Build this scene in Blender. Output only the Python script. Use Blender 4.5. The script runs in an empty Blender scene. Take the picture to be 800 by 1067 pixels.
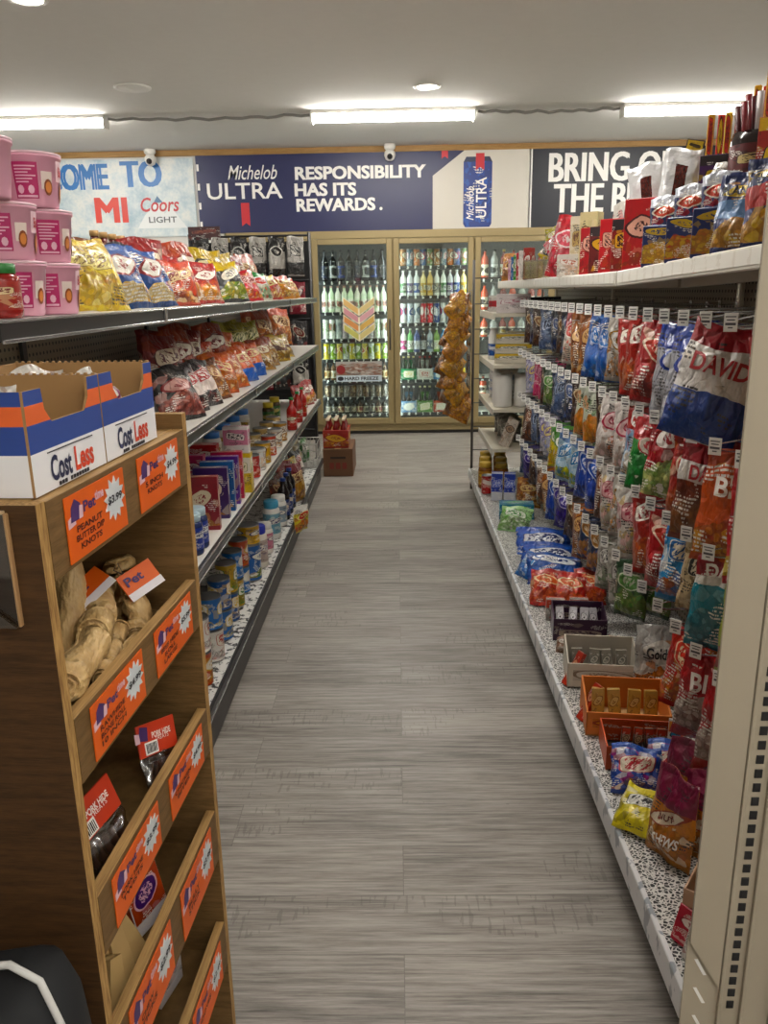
import bpy, math, random
from mathutils import Matrix, Vector
R_=math.radians; PI=math.pi
rng=random.Random(7)
scn=bpy.context.scene
COL=scn.collection
# ------------------------------------------------------------------ camera
FPX,PCX,PCY,EYE=830.,400.,533.5,1.4
_y=Vector(((413-PCX)/FPX,(304-PCY)/FPX,1)).normalized()
_d=Vector(((452-PCX)/FPX,(3600-PCY)/FPX,1)); _d=(_d-_y*_d.dot(_y)).normalized(); _z=-_d; _x=_y.cross(_z)
RW=Matrix((_x,_y,_z))                                   # camera (right, down, forward) -> world
def P(px,py,x=None,y=None,z=None):
    d=RW@Vector(((px-PCX)/FPX,(py-PCY)/FPX,1))
    t=x/d.x if x is not None else (y/d.y if y is not None else (z-EYE)/d.z)
    return Vector((d.x*t,d.y*t,d.z*t+EYE))
cam=bpy.data.objects.new('camera',bpy.data.cameras.new('camera')); COL.objects.link(cam)
c0,c1,c2=RW@Vector((1,0,0)),RW@Vector((0,-1,0)),RW@Vector((0,0,-1))
cam.matrix_world=Matrix(((c0.x,c1.x,c2.x,0),(c0.y,c1.y,c2.y,0),(c0.z,c1.z,c2.z,EYE),(0,0,0,1)))
cam.data.sensor_fit='VERTICAL'; cam.data.sensor_height=36; cam.data.lens=FPX/1067*36; cam.data.clip_start=.02
scn.camera=cam
# ------------------------------------------------------------------ world, exposure
w=bpy.data.worlds.new('world'); scn.world=w; w.use_nodes=True
w.node_tree.nodes['Background'].inputs[0].default_value=(.8,.85,1,1); w.node_tree.nodes['Background'].inputs[1].default_value=.05
scn.view_settings.view_transform='Standard'; scn.view_settings.look='None'; scn.view_settings.gamma=1
scn.view_settings.use_curve_mapping=False; scn.view_settings.exposure=1.12
TUBE_STRENGTH=30.0; SPOT_W=14.0; COOLER_STRENGTH=7.0
# ------------------------------------------------------------------ materials
def lin(h):
    h=h.lstrip('#'); o=[]
    for i in (0,2,4):
        c=int(h[i:i+2],16)/255; o.append(c/12.92 if c<=.04045 else ((c+.055)/1.055)**2.4)
    return (*o,1)
class NT:
    def __init__(s,name):
        s.m=bpy.data.materials.new(name); s.m.use_nodes=True; s.t=s.m.node_tree; s.b=s.t.nodes['Principled BSDF']; s.out=s.t.nodes['Material Output']
    def n(s,typ,**k):
        nd=s.t.nodes.new(typ)
        for a,v in k.items(): setattr(nd,a,v)
        return nd
    def L(s,a,b): s.t.links.new(a,b)
    def put(s,sock,v):
        if hasattr(v,'is_output'): s.L(v,sock)
        else: sock.default_value=v
    def math(s,op,a,b=0.,c=None):
        nd=s.n('ShaderNodeMath',operation=op); s.put(nd.inputs[0],a); s.put(nd.inputs[1],b)
        if c is not None: s.put(nd.inputs[2],c)
        return nd.outputs[0]
    def mix(s,f,a,b):
        nd=s.n('ShaderNodeMix',data_type='RGBA'); s.put(nd.inputs[0],f); s.put(nd.inputs[6],a); s.put(nd.inputs[7],b); return nd.outputs[2]
    def sep(s,v):
        nd=s.n('ShaderNodeSeparateXYZ'); s.L(v,nd.inputs[0]); return nd.outputs
    def coord(s,k='Object'): return s.n('ShaderNodeTexCoord').outputs[k]
    def mapp(s,v,sc=(1,1,1),loc=(0,0,0)):
        nd=s.n('ShaderNodeMapping'); s.L(v,nd.inputs[0]); nd.inputs['Scale'].default_value=sc; nd.inputs['Location'].default_value=loc; return nd.outputs[0]
    def noise(s,v,scale,detail=2,rough=.5,out=0):
        nd=s.n('ShaderNodeTexNoise'); s.L(v,nd.inputs['Vector']); nd.inputs['Scale'].default_value=scale; nd.inputs['Detail'].default_value=detail; nd.inputs['Roughness'].default_value=rough
        return nd.outputs[out]
    def ramp(s,f,st):
        nd=s.n('ShaderNodeValToRGB'); s.L(f,nd.inputs[0]); e=nd.color_ramp.elements
        while len(e)<len(st): e.new(.5)
        for i,(p,c) in enumerate(st): e[i].position=p; e[i].color=c if len(c)==4 else (*c,1)
        return nd.outputs[0]
    def bump(s,h,st,dist=.01):
        nd=s.n('ShaderNodeBump'); s.L(h,nd.inputs['Height']); nd.inputs['Strength'].default_value=st; nd.inputs['Distance'].default_value=dist; s.L(nd.outputs[0],s.b.inputs['Normal'])
    def fin(s,col=None,rough=.5,metal=0.,spec=.5):
        if col is not None: s.put(s.b.inputs['Base Color'],col)
        s.put(s.b.inputs['Roughness'],rough); s.put(s.b.inputs['Metallic'],metal); s.b.inputs['Specular IOR Level'].default_value=spec
        return s.m
_mc={}
def plain(hexc,rough=.5,metal=0.,spec=.5):
    k=('p',hexc,rough,metal,spec)
    if k not in _mc:
        t=NT('plain_'+hexc); nz=t.noise(t.coord(),14,3)
        c=lin(hexc); t.fin(t.mix(t.math('MULTIPLY',nz,.25),c,tuple(x*.8 for x in c[:3])+(1,)),rough,metal,spec); _mc[k]=t.m
    return _mc[k]
def emit(hexc,st):
    k=('e',hexc,st)
    if k not in _mc:
        t=NT('emit_'+hexc); t.b.inputs['Emission Color'].default_value=lin(hexc); t.b.inputs['Emission Strength'].default_value=st; _mc[k]=t.fin(lin(hexc),.4)
    return _mc[k]
def glass(tint='ffffff',clear=.9,rough=.03):
    k=('g',tint,clear,rough)
    if k not in _mc:
        t=NT('clear_'+tint); tr=t.n('ShaderNodeBsdfTransparent'); tr.inputs[0].default_value=lin(tint); gl=t.n('ShaderNodeBsdfGlossy'); gl.inputs['Roughness'].default_value=rough
        mx=t.n('ShaderNodeMixShader'); mx.inputs[0].default_value=1-clear; t.L(tr.outputs[0],mx.inputs[1]); t.L(gl.outputs[0],mx.inputs[2]); t.L(mx.outputs[0],t.out.inputs[0]); _mc[k]=t.m
    return _mc[k]
def pack(base,top=None,logo=None,word=None,food=None,food2=None,rough=.36,bump=.5,top_at=.8,food_at=.42,lp=(.5,.64),lr=(.36,.12),mark=None,metal=0.,band=None,band_at=(.1,.2)):
    """printed packaging: bands, logo, lettering-like strokes and a picture of the food, all laid out on the pack's own UV"""
    k=('k',base,top,logo,word,food,food2,rough,bump,top_at,food_at,lp,lr,mark,metal,band,band_at)
    if k in _mc: return _mc[k]
    t=NT('print_'+base); uv0=t.coord('UV'); r=random.Random(str(k)); off=(r.uniform(0,50),r.uniform(0,50),0)
    wn=t.n('ShaderNodeVectorMath',operation='MULTIPLY_ADD'); t.L(t.noise(t.mapp(uv0,(1,1,1),off),3.2,2,.6,1),wn.inputs[0]); wn.inputs[1].default_value=(.09,.07,0); t.L(t.mapp(uv0,(1,1,1),(-.045,-.035,0)),wn.inputs[2])
    uv=wn.outputs[0]; x,y,_=t.sep(uv); B=lin(base); sh=lambda c,f:tuple(min(1,q*f) for q in c[:3])+(1,)
    vc=t.n('ShaderNodeTexVoronoi'); t.L(t.mapp(uv,(1,1.35,1),off),vc.inputs['Vector']); vc.inputs['Scale'].default_value=r.uniform(4,6.5); rnd=t.sep(vc.outputs['Color'])[0]
    L2=lin(mark or logo or base); F2=lin(food or top or base); W2=lin(word or logo or base)
    g=t.ramp(rnd,[(0,B),(.42,sh(B,.7)),(.56,sh(B,1.25)),(.70,L2),(.82,F2),(.92,W2)]); g.node.color_ramp.interpolation='CONSTANT'
    mid=t.math('MULTIPLY',t.math('GREATER_THAN',y,.08),t.math('LESS_THAN',y,.88)); col=t.mix(t.math('MULTIPLY',mid,.55 if bump else .4),B,g)
    if mark:
        nz=t.noise(t.mapp(uv,(5,9,1),off),1,2); col=t.mix(t.math('GREATER_THAN',nz,.57),col,lin(mark))
    if food:
        v=t.n('ShaderNodeTexVoronoi'); t.L(t.mapp(uv,(1,1.5,1),off),v.inputs['Vector']); v.inputs['Scale'].default_value=8.5
        fr=t.sep(v.outputs['Color']); fc=t.mix(fr[0],lin(food),lin(food2 or food)); fc=t.mix(t.math('MULTIPLY',t.math('GREATER_THAN',v.outputs['Distance'],.42),.6),fc,sh(lin(food2 or food),.45)); fc=t.mix(t.math('MULTIPLY',t.math('LESS_THAN',fr[1],.16),.7),fc,sh(lin(logo or food),1.0))
        wob=t.math('MULTIPLY_ADD',t.noise(t.mapp(uv,(1,1,1),off),4,1),.3,food_at-.15)
        dx=t.math('ABSOLUTE',t.math('SUBTRACT',x,.5)); m=t.math('LESS_THAN',t.math('ADD',y,t.math('MULTIPLY',t.math('MULTIPLY',dx,dx),.7)),wob)
        m=t.math('MULTIPLY',m,t.math('GREATER_THAN',y,.07)); col=t.mix(m,col,fc)
    if band:
        m=t.math('MULTIPLY',t.math('GREATER_THAN',y,band_at[0]),t.math('LESS_THAN',y,band_at[1])); col=t.mix(m,col,lin(band))
    if top: col=t.mix(t.math('GREATER_THAN',y,top_at),col,lin(top))
    # small print: short rows of fine strokes in patches
    yr=t.math('MULTIPLY',y,26); row=t.math('FLOOR',yr); rowm=t.math('LESS_THAN',t.math('FRACT',yr),.5); cv=t.n('ShaderNodeCombineXYZ'); t.L(t.math('MULTIPLY',x,44),cv.inputs[0]); t.L(t.math('MULTIPLY',row,3.7),cv.inputs[1])
    lt=t.math('GREATER_THAN',t.noise(cv.outputs[0],1,0),.45); reg=t.math('GREATER_THAN',t.noise(t.mapp(uv,(2.6,3.4,1),(off[1],off[0],0)),1,1),.575)
    lum=.3*B[0]+.6*B[1]+.1*B[2]; col=t.mix(t.math('MULTIPLY',t.math('MULTIPLY',t.math('MULTIPLY',rowm,lt),reg),mid),col,lin('ece8e0') if lum<.3 else lin('33302f'))
    if logo:
        ro=r.uniform(-.25,.25); cx_=t.math('SUBTRACT',x,lp[0]); cy_=t.math('SUBTRACT',t.math('SUBTRACT',y,lp[1]),t.math('MULTIPLY',cx_,ro)); pw=r.choice((1.6,2.2,4.5,6))
        ex=t.math('DIVIDE',cx_,lr[0]); ey=t.math('DIVIDE',cy_,lr[1]); q=t.math('ADD',t.math('POWER',t.math('ABSOLUTE',ex),pw),t.math('POWER',t.math('ABSOLUTE',ey),pw))
        if word: col=t.mix(t.math('LESS_THAN',q,1.35),col,lin(word))
        col=t.mix(t.math('LESS_THAN',q,1.),col,lin(logo))
        if word:
            sv=t.n('ShaderNodeCombineXYZ'); t.L(t.math('MULTIPLY_ADD',x,15,t.math('MULTIPLY',cy_,r.uniform(-25,25))),sv.inputs[0]); t.L(t.math('MULTIPLY',cy_,14),sv.inputs[1]); sv.inputs[2].default_value=off[0]
            st=t.math('GREATER_THAN',t.noise(sv.outputs[0],1,2,.6),.5); inm=t.math('LESS_THAN',q,.36); col=t.mix(t.math('MULTIPLY',st,inm),col,lin(word))
    fl=t.noise(t.mapp(uv0,(1,1,1),off),34,3,.7); col=t.mix(t.math('MULTIPLY_ADD',fl,.9,-.28),col,t.mix(.55,col,(.02,.02,.02,1)))
    if bump:
        ob=t.coord(); vn=t.n('ShaderNodeTexVoronoi'); vn.feature='DISTANCE_TO_EDGE'; wv=t.n('ShaderNodeVectorMath',operation='MULTIPLY_ADD'); t.L(t.noise(ob,18,2,.5,1),wv.inputs[0]); wv.inputs[1].default_value=(.05,.05,.05); t.L(ob,wv.inputs[2]); t.L(t.mapp(wv.outputs[0],(1,1,.55)),vn.inputs['Vector']); vn.inputs['Scale'].default_value=30
        h=t.math('ADD',t.math('MULTIPLY',t.noise(t.mapp(ob,(1,1,.5)),30,3,.6),1.),t.math('MULTIPLY',t.math('MINIMUM',vn.outputs['Distance'],.25),1.6)); t.bump(h,min(1,bump*1.25),.014)
        t.b.inputs['Coat Weight'].default_value=.35; t.b.inputs['Coat Roughness'].default_value=.07
    hs=t.n('ShaderNodeHueSaturation'); hs.inputs['Saturation'].default_value=1.22; hs.inputs['Value'].default_value=.9; t.L(col,hs.inputs['Color']); col=hs.outputs[0]
    _mc[k]=t.fin(col,rough,metal,.6); return _mc[k]
def wood(name,light,dark,axis=(1,14,14),rough=.55):
    if name in _mc: return _mc[name]
    t=NT(name); ob=t.coord(); v=t.mapp(ob,axis); a=t.noise(v,5,6,.65); b=t.noise(t.mapp(ob,tuple(q*3 for q in axis)),9,2)
    f=t.math('MULTIPLY_ADD',b,.35,t.math('MULTIPLY',a,.75)); col=t.ramp(f,[(.32,lin(dark)),(.68,lin(light))]); t.bump(f,.15,.004); _mc[name]=t.fin(col,rough,0,.3); return t.m
def ply_edge():
    if 'ply' in _mc: return _mc['ply']
    t=NT('plywood_edge'); ob=t.coord(); a=t.noise(t.mapp(ob,(60,60,6)),4,4,.6); col=t.ramp(a,[(.35,lin('7d5a30')),(.55,lin('b08a52')),(.75,lin('c9a66c'))]); _mc['ply']=t.fin(col,.6,0,.3); return t.m
def speckle(name,bg,fg,scale,thr,rough=.5,axis=(1,1,1)):
    if name in _mc: return _mc[name]
    t=NT(name); n=t.noise(t.mapp(t.coord(),axis),scale,3,.6); col=t.ramp(n,[(thr-.02,lin(fg)),(thr+.02,lin(bg))]); _mc[name]=t.fin(col,rough); return t.m
def pegboard(name,hexc):
    if name in _mc: return _mc[name]
    t=NT(name); x,y,z=t.sep(t.coord()); fy=t.math('SUBTRACT',t.math('FRACT',t.math('DIVIDE',y,.0254)),.5); fz=t.math('SUBTRACT',t.math('FRACT',t.math('DIVIDE',z,.0254)),.5)
    d=t.math('ADD',t.math('MULTIPLY',fy,fy),t.math('MULTIPLY',fz,fz)); col=t.mix(t.math('LESS_THAN',d,.045),lin(hexc),lin('1a1816')); _mc[name]=t.fin(col,.5); return t.m
def barcode_rail(name,a,b):
    if name in _mc: return _mc[name]
    t=NT(name); x,y,z=t.sep(t.coord()); f=t.math('FRACT',t.math('DIVIDE',t.math('ADD',x,y),.075)); f=t.math('ADD',f,t.math('MULTIPLY',t.noise(t.coord(),60,1),.9)); col=t.mix(t.math('LESS_THAN',f,.62),lin(a),lin(b)); _mc[name]=t.fin(col,.4); return t.m
def floor_mat():
    t=NT('grey_plank_floor'); ob=t.coord()
    br=t.n('ShaderNodeTexBrick'); t.L(ob,br.inputs['Vector']); br.offset=.37; br.inputs['Scale'].default_value=1; br.inputs['Brick Width'].default_value=1.22; br.inputs['Row Height'].default_value=.178
    br.inputs['Mortar Size'].default_value=.0009; br.inputs['Mortar Smooth'].default_value=.0; br.inputs['Bias'].default_value=0; br.inputs['Color1'].default_value=(0,0,0,1); br.inputs['Color2'].default_value=(1,1,1,1); br.inputs['Mortar'].default_value=(.5,.5,.5,1)
    pl=t.sep(br.outputs['Color'])[0]
    sh=t.n('ShaderNodeCombineXYZ'); t.L(t.math('MULTIPLY',pl,7.3),sh.inputs[0]); t.L(t.math('MULTIPLY',pl,3.1),sh.inputs[1])
    va=t.n('ShaderNodeVectorMath',operation='ADD'); t.L(ob,va.inputs[0]); t.L(sh.outputs[0],va.inputs[1]); v=va.outputs[0]
    g1=t.noise(t.mapp(v,(1.6,30,1)),2.4,7,.74); g2=t.noise(t.mapp(v,(3,90,1)),2,3,.6); g3=t.noise(t.mapp(v,(.5,3,1)),2,2)
    f=t.math('ADD',t.math('MULTIPLY',g1,.62),t.math('ADD',t.math('MULTIPLY',g2,.25),t.math('MULTIPLY',g3,.22)))
    f=t.math('ADD',f,t.math('MULTIPLY_ADD',pl,.06,-.03))
    col=t.ramp(f,[(.36,lin('423d39')),(.49,lin('79736d')),(.6,lin('99938c')),(.74,lin('b2aca4'))])
    col=t.mix(t.math('MULTIPLY',br.outputs['Fac'],.5),col,lin('45413e'))
    # saw-cut marks across the grain on some boards
    cut=t.math('GREATER_THAN',t.noise(t.mapp(v,(95,14,1)),1,2),.6); reg=t.math('GREATER_THAN',t.noise(t.mapp(v,(1.1,2.2,1)),1.3,0),.6)
    col=t.mix(t.math('MULTIPLY',t.math('MULTIPLY',cut,reg),.3),col,lin('4c4743'))
    t.bump(f,.12,.004); return t.fin(col,.42,0,.4)
M=dict(
 wall=plain('d5d3ce',.8),ceil=plain('e6e4e0',.9),white=plain('e8e6e0',.45),cream=plain('cfc8b6',.45),black=plain('17171a',.45),dark=plain('2e2d2c',.4),grey=plain('8c8a86',.4),
 chrome=plain('b9b9b9',.22,.9),steel=plain('8f8f8f',.35,.8),tanmetal=plain('98875f',.4,.3),beige=plain('a99f8c',.45),kraft=plain('a27d4f',.75),kraftdark=plain('6d4a2d',.75),
 gold=plain('c49a3a',.3,.5),red=plain('b3201f',.4),navy=plain('1f2b57',.45),paper=plain('efeeea',.7),ink=plain('23222a',.6),
 oak=wood('oak_trim','b08a55','8a6536',(1,14,14)),ply=wood('plywood_face','7d5f3a','54401f',(2.2,2.2,26)),plyshade=wood('plywood_shaded','54391f','2e1f10',(2.2,2.2,26)))  # last plywood is a darker copy: shade on the rack put into its colour
# ------------------------------------------------------------------ mesh builder
_tx={}
def text_geo(s,bold=0.,shear=0.):
    k=(s,bold,shear)
    if k in _tx: return _tx[k]
    cu=bpy.data.curves.new('t','FONT'); cu.body=s; cu.size=1; cu.offset=bold; cu.shear=shear; cu.resolution_u=3; cu.fill_mode='FRONT'
    ob=bpy.data.objects.new('t',cu); COL.objects.link(ob); dg=bpy.context.evaluated_depsgraph_get(); dg.update()
    me=bpy.data.meshes.new_from_object(ob.evaluated_get(dg)); vs=[(v.co.x,v.co.y) for v in me.vertices]; fs=[tuple(p.vertices) for p in me.polygons]
    if fs:
        a,b,c=[Vector(vs[i]+(0,)) for i in fs[0][:3]]
        if (b-a).cross(c-a).z<0: fs=[f[::-1] for f in fs]
    bpy.data.objects.remove(ob); bpy.data.curves.remove(cu); bpy.data.meshes.remove(me)
    x0=min(v[0] for v in vs); x1=max(v[0] for v in vs); y0=min(v[1] for v in vs); y1=max(v[1] for v in vs)
    vs=[((x-x0)/(x1-x0),(y-y0)/(y1-y0)) for x,y in vs]; _tx[k]=(vs,fs,(x1-x0)/(y1-y0)); return _tx[k]
class MB:
    def __init__(s): s.v=[];s.f=[];s.m=[];s.u=[];s.s=[];s.ms=[]
    def mi(s,m):
        if m not in s.ms: s.ms.append(m)
        return s.ms.index(m)
    def add(s,vs,fs,m,uv=None,smooth=False,T=None):
        o=len(s.v); i=s.mi(m)
        s.v+=[tuple(T@Vector(p)) for p in vs] if T else [tuple(p) for p in vs]
        for k,f in enumerate(fs):
            s.f.append(tuple(o+j for j in f)); s.m.append(i); s.s.append(smooth)
            s.u.append(uv[k] if uv else [(0,0)]*len(f))
        return s
    def box(s,c,d,m,bev=.0015,T=None,front=None,top=None):
        """chamfered box, UV 0..1 on every side; front = material of the -Y and +Y faces"""
        hx,hy,hz=[q/2 for q in d]; b=min(bev,hx*.45,hy*.45,hz*.45); cx,cy,cz=c; vs=[];idx={}
        def V(ax,sg):
            key=(ax,sg)
            if key not in idx: 
                p=[sg[i]*((hx,hy,hz)[i]-(0 if i==ax else b)) for i in range(3)]; idx[key]=len(vs); vs.append((p[0]+cx,p[1]+cy,p[2]+cz))
            return idx[key]
        F=[];U=[];A=[]
        for ax in range(3):
            a1,a2=[(1,2),(0,2),(0,1)][ax]
            for sg in (-1,1):
                q=[]
                for e,g in ((-1,-1),(1,-1),(1,1),(-1,1)):
                    t=[0,0,0];t[ax]=sg;t[a1]=e;t[a2]=g;q.append(V(ax,tuple(t)))
                uv=[(0,0),(1,0),(1,1),(0,1)]
                flip=(sg<0) if ax!=1 else (sg>0)
                if flip: q=q[::-1];uv=uv[::-1]
                if (ax==0 and sg<0) or (ax==1 and sg>0): uv=[(1-a,b_) for a,b_ in uv]
                F.append(q);U.append(uv);A.append(ax*2+(sg>0))
        n0=len(F)
        for ax in range(3):                                     # edges along ax
            a1,a2=[(1,2),(0,2),(0,1)][ax]
            for e in (-1,1):
                for g in (-1,1):
                    lo=[0]*3;hi=[0]*3;lo[ax]=-1;hi[ax]=1;lo[a1]=hi[a1]=e;lo[a2]=hi[a2]=g;lo,hi=tuple(lo),tuple(hi)
                    F.append([V(a1,lo),V(a1,hi),V(a2,hi),V(a2,lo)])
        for e in (-1,1):
            for g in (-1,1):
                for k in (-1,1): F.append([V(0,(e,g,k)),V(1,(e,g,k)),V(2,(e,g,k))])
        C=Vector(c)
        for i in range(n0,len(F)):
            a,b2,c3=[Vector(vs[j]) for j in F[i][:3]]; ctr=sum((Vector(vs[j]) for j in F[i]),Vector())/len(F[i])
            if (b2-a).cross(c3-a).dot(ctr-C)<0: F[i]=F[i][::-1]
            U.append([(.02,.02)]*len(F[i]))
        o=len(s.f); s.add(vs,F,m,U,False,T)
        for k,a in enumerate(A):
            if front and a in (2,3): s.m[o+k]=s.mi(front)
            if top and a==5: s.m[o+k]=s.mi(top)
        return s
    def lathe(s,prof,mats,n=16,T=None,smooth=True,cap=True):
        """prof [(r,z)...]; mats: one material or one per segment; v runs over each segment's own material span"""
        if not isinstance(mats,(list,tuple)): mats=[mats]*(len(prof)-1)
        vs=[(r*math.cos(2*PI*i/n),r*math.sin(2*PI*i/n),z) for r,z in prof for i in range(n)]
        for j in range(len(prof)-1):
            a=j
            while a>0 and mats[a-1]==mats[j]: a-=1
            b=j
            while b<len(mats)-1 and mats[b+1]==mats[j]: b+=1
            z0,z1=prof[a][1],prof[b+1][1]; dz=(z1-z0) or 1
            fs=[];us=[]
            for i in range(n):
                k=(i+1)%n; fs.append((j*n+i,j*n+k,(j+1)*n+k,(j+1)*n+i)); u0,u1=(i*2/n)%1.,((i*2/n)%1.)+2/n; v0,v1=(prof[j][1]-z0)/dz,(prof[j+1][1]-z0)/dz
                us.append([(u0,v0),(u1,v0),(u1,v1),(u0,v1)])
            o=len(s.v)
            if j==0: base=o; s.v+=[tuple(T@Vector(p)) for p in vs] if T else vs
            ii=s.mi(mats[j])
            for f,u in zip(fs,us): s.f.append(tuple(base+q for q in f)); s.m.append(ii); s.u.append(u); s.s.append(smooth)
        if cap:
            for j,rev,mm in ((0,True,mats[0]),(len(prof)-1,False,mats[-1])):
                f=[base+j*n+i for i in range(n)]
                if rev: f=f[::-1]
                s.f.append(tuple(f)); s.m.append(s.mi(mm)); s.u.append([(.5,.5)]*n); s.s.append(False)
        return s
    def tube(s,pts,r,m,n=6,T=None):
        pts=[Vector(p) for p in pts]; rs=r if isinstance(r,(list,tuple)) else [r]*len(pts); vs=[]
        up=Vector((0,0,1))
        for i,p in enumerate(pts):
            t=(pts[min(i+1,len(pts)-1)]-pts[max(i-1,0)]).normalized(); a=t.cross(up)
            if a.length<.1: a=t.cross(Vector((1,0,0)))
            a.normalize(); b=t.cross(a)
            vs+=[tuple(p+(a*math.cos(2*PI*k/n)+b*math.sin(2*PI*k/n))*rs[i]) for k in range(n)]
        fs=[(i*n+k,i*n+(k+1)%n,(i+1)*n+(k+1)%n,(i+1)*n+k) for i in range(len(pts)-1) for k in range(n)]
        fs=[f[::-1] for f in fs]
        fs+=[tuple(range(n)),tuple(range(len(vs)-1,len(vs)-n-1,-1))]
        return s.add(vs,fs,m,None,n>5,T)
    def poly(s,pts,o,ax,ay,thick,m,mback=None,T=None):
        """extruded outline: pts in (ax, ay) from o; front face towards ax x ay"""
        o,ax,ay=Vector(o),Vector(ax),Vector(ay); nn=ax.cross(ay).normalized(); n=len(pts)
        A=[o+ax*x+ay*y+nn*thick for x,y in pts]; B=[o+ax*x+ay*y for x,y in pts]
        xs=[p[0] for p in pts];ys=[p[1] for p in pts]; dx=(max(xs)-min(xs)) or 1; dy=(max(ys)-min(ys)) or 1
        uf=[((x-min(xs))/dx,(y-min(ys))/dy) for x,y in pts]
        s.add(A+B,[tuple(range(n))],m,[uf],False,T); s.add(A+B,[tuple(range(2*n-1,n-1,-1))]+[(i,n+i,n+(i+1)%n,(i+1)%n) for i in range(n)],mback or m,None,False,T); return s
    def text(s,t,o,ax,ay,h,m,w=None,bold=0.,shear=0.,align='c',fn=None,fat=0.):
        if fat:
            nn=Vector(ax).cross(Vector(ay))*.0003
            for q,(e,g) in enumerate(((-1,-.5),(1,-.5),(-1,.5),(1,.5))): s.text(t,Vector(o)+nn*q+Vector(ax)*fat*e*h+Vector(ay)*fat*g*h*.6,ax,ay,h,m,w,bold,shear,align)
            return s
        vs,fs,asp=text_geo(t,bold,shear); w=w or asp*h; sh={'c':-.5,'l':0,'r':-1}[align]
        if fn: V=[fn(o[0]+(x+sh)*w,o[1]+(y-.5)*h) for x,y in vs]
        else:
            o,ax,ay=Vector(o),Vector(ax).normalized(),Vector(ay).normalized(); V=[o+ax*((x+sh)*w)+ay*((y-.5)*h) for x,y in vs]
        return s.add(V,fs,m)
    def mesh(s,name):
        me=bpy.data.meshes.new(name); me.from_pydata(s.v,[],s.f)
        for m in s.ms: me.materials.append(m)
        me.polygons.foreach_set('material_index',s.m); me.polygons.foreach_set('use_smooth',s.s)
        ul=me.uv_layers.new(name='UVMap'); ul.data.foreach_set('uv',[c for u in s.u for p in u for c in p]); me.update(); return me
    def build(s,name,parent=None): return link(name,s.mesh(name),parent)
def link(name,me,parent=None,loc=(0,0,0),rot=(0,0,0)):
    o=bpy.data.objects.new(name,me); COL.objects.link(o); o.location=loc; o.rotation_euler=rot
    if parent: o.parent=parent
    return o
def tag(o,label,cat,group=None):
    o['label']=label; o['category']=cat
    if group: o['group']=group
    return o
def thing(name,label,cat,loc=(0,0,0),rot=(0,0,0),group=None): return tag(link(name,None,None,loc,rot),label,cat,group)
def struct(mb,name):
    o=mb.build(name); o['kind']='structure'; return o
_pc={}
def proto(key,builder,name,label,cat,loc,rot=(0,0,0),group=None):
    """first call builds the thing with its parts, later calls copy it part by part"""
    if key not in _pc:
        r=thing(name,label,cat,loc,rot,group); builder(r); _pc[key]=r; return r
    s=_pc[key]; r=s.copy(); COL.objects.link(r); r.location=loc; r.rotation_euler=rot; tag(r,label,cat)
    if group: r['group']=group
    for ch in list(s.children):
        c=ch.copy(); COL.objects.link(c); c.parent=r
        for g in list(ch.children):
            d=g.copy(); COL.objects.link(d); d.parent=c
    return r
_me={}
def one(key,fn,name,label,cat,loc,rot=(0,0,0),group=None):
    """a thing that is a single mesh, sharing mesh data with its twins"""
    if key not in _me: _me[key]=fn().mesh(name)
    return tag(link(name,_me[key],None,loc,rot),label,cat,group)
ORD=['','first','second','third','fourth','fifth','sixth','seventh','eighth','ninth','tenth','eleventh','twelfth','thirteenth','fourteenth','fifteenth','sixteenth','seventeenth','eighteenth','nineteenth','twentieth','twenty-first','twenty-second','twenty-third','twenty-fourth','twenty-fifth','twenty-sixth']
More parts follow.
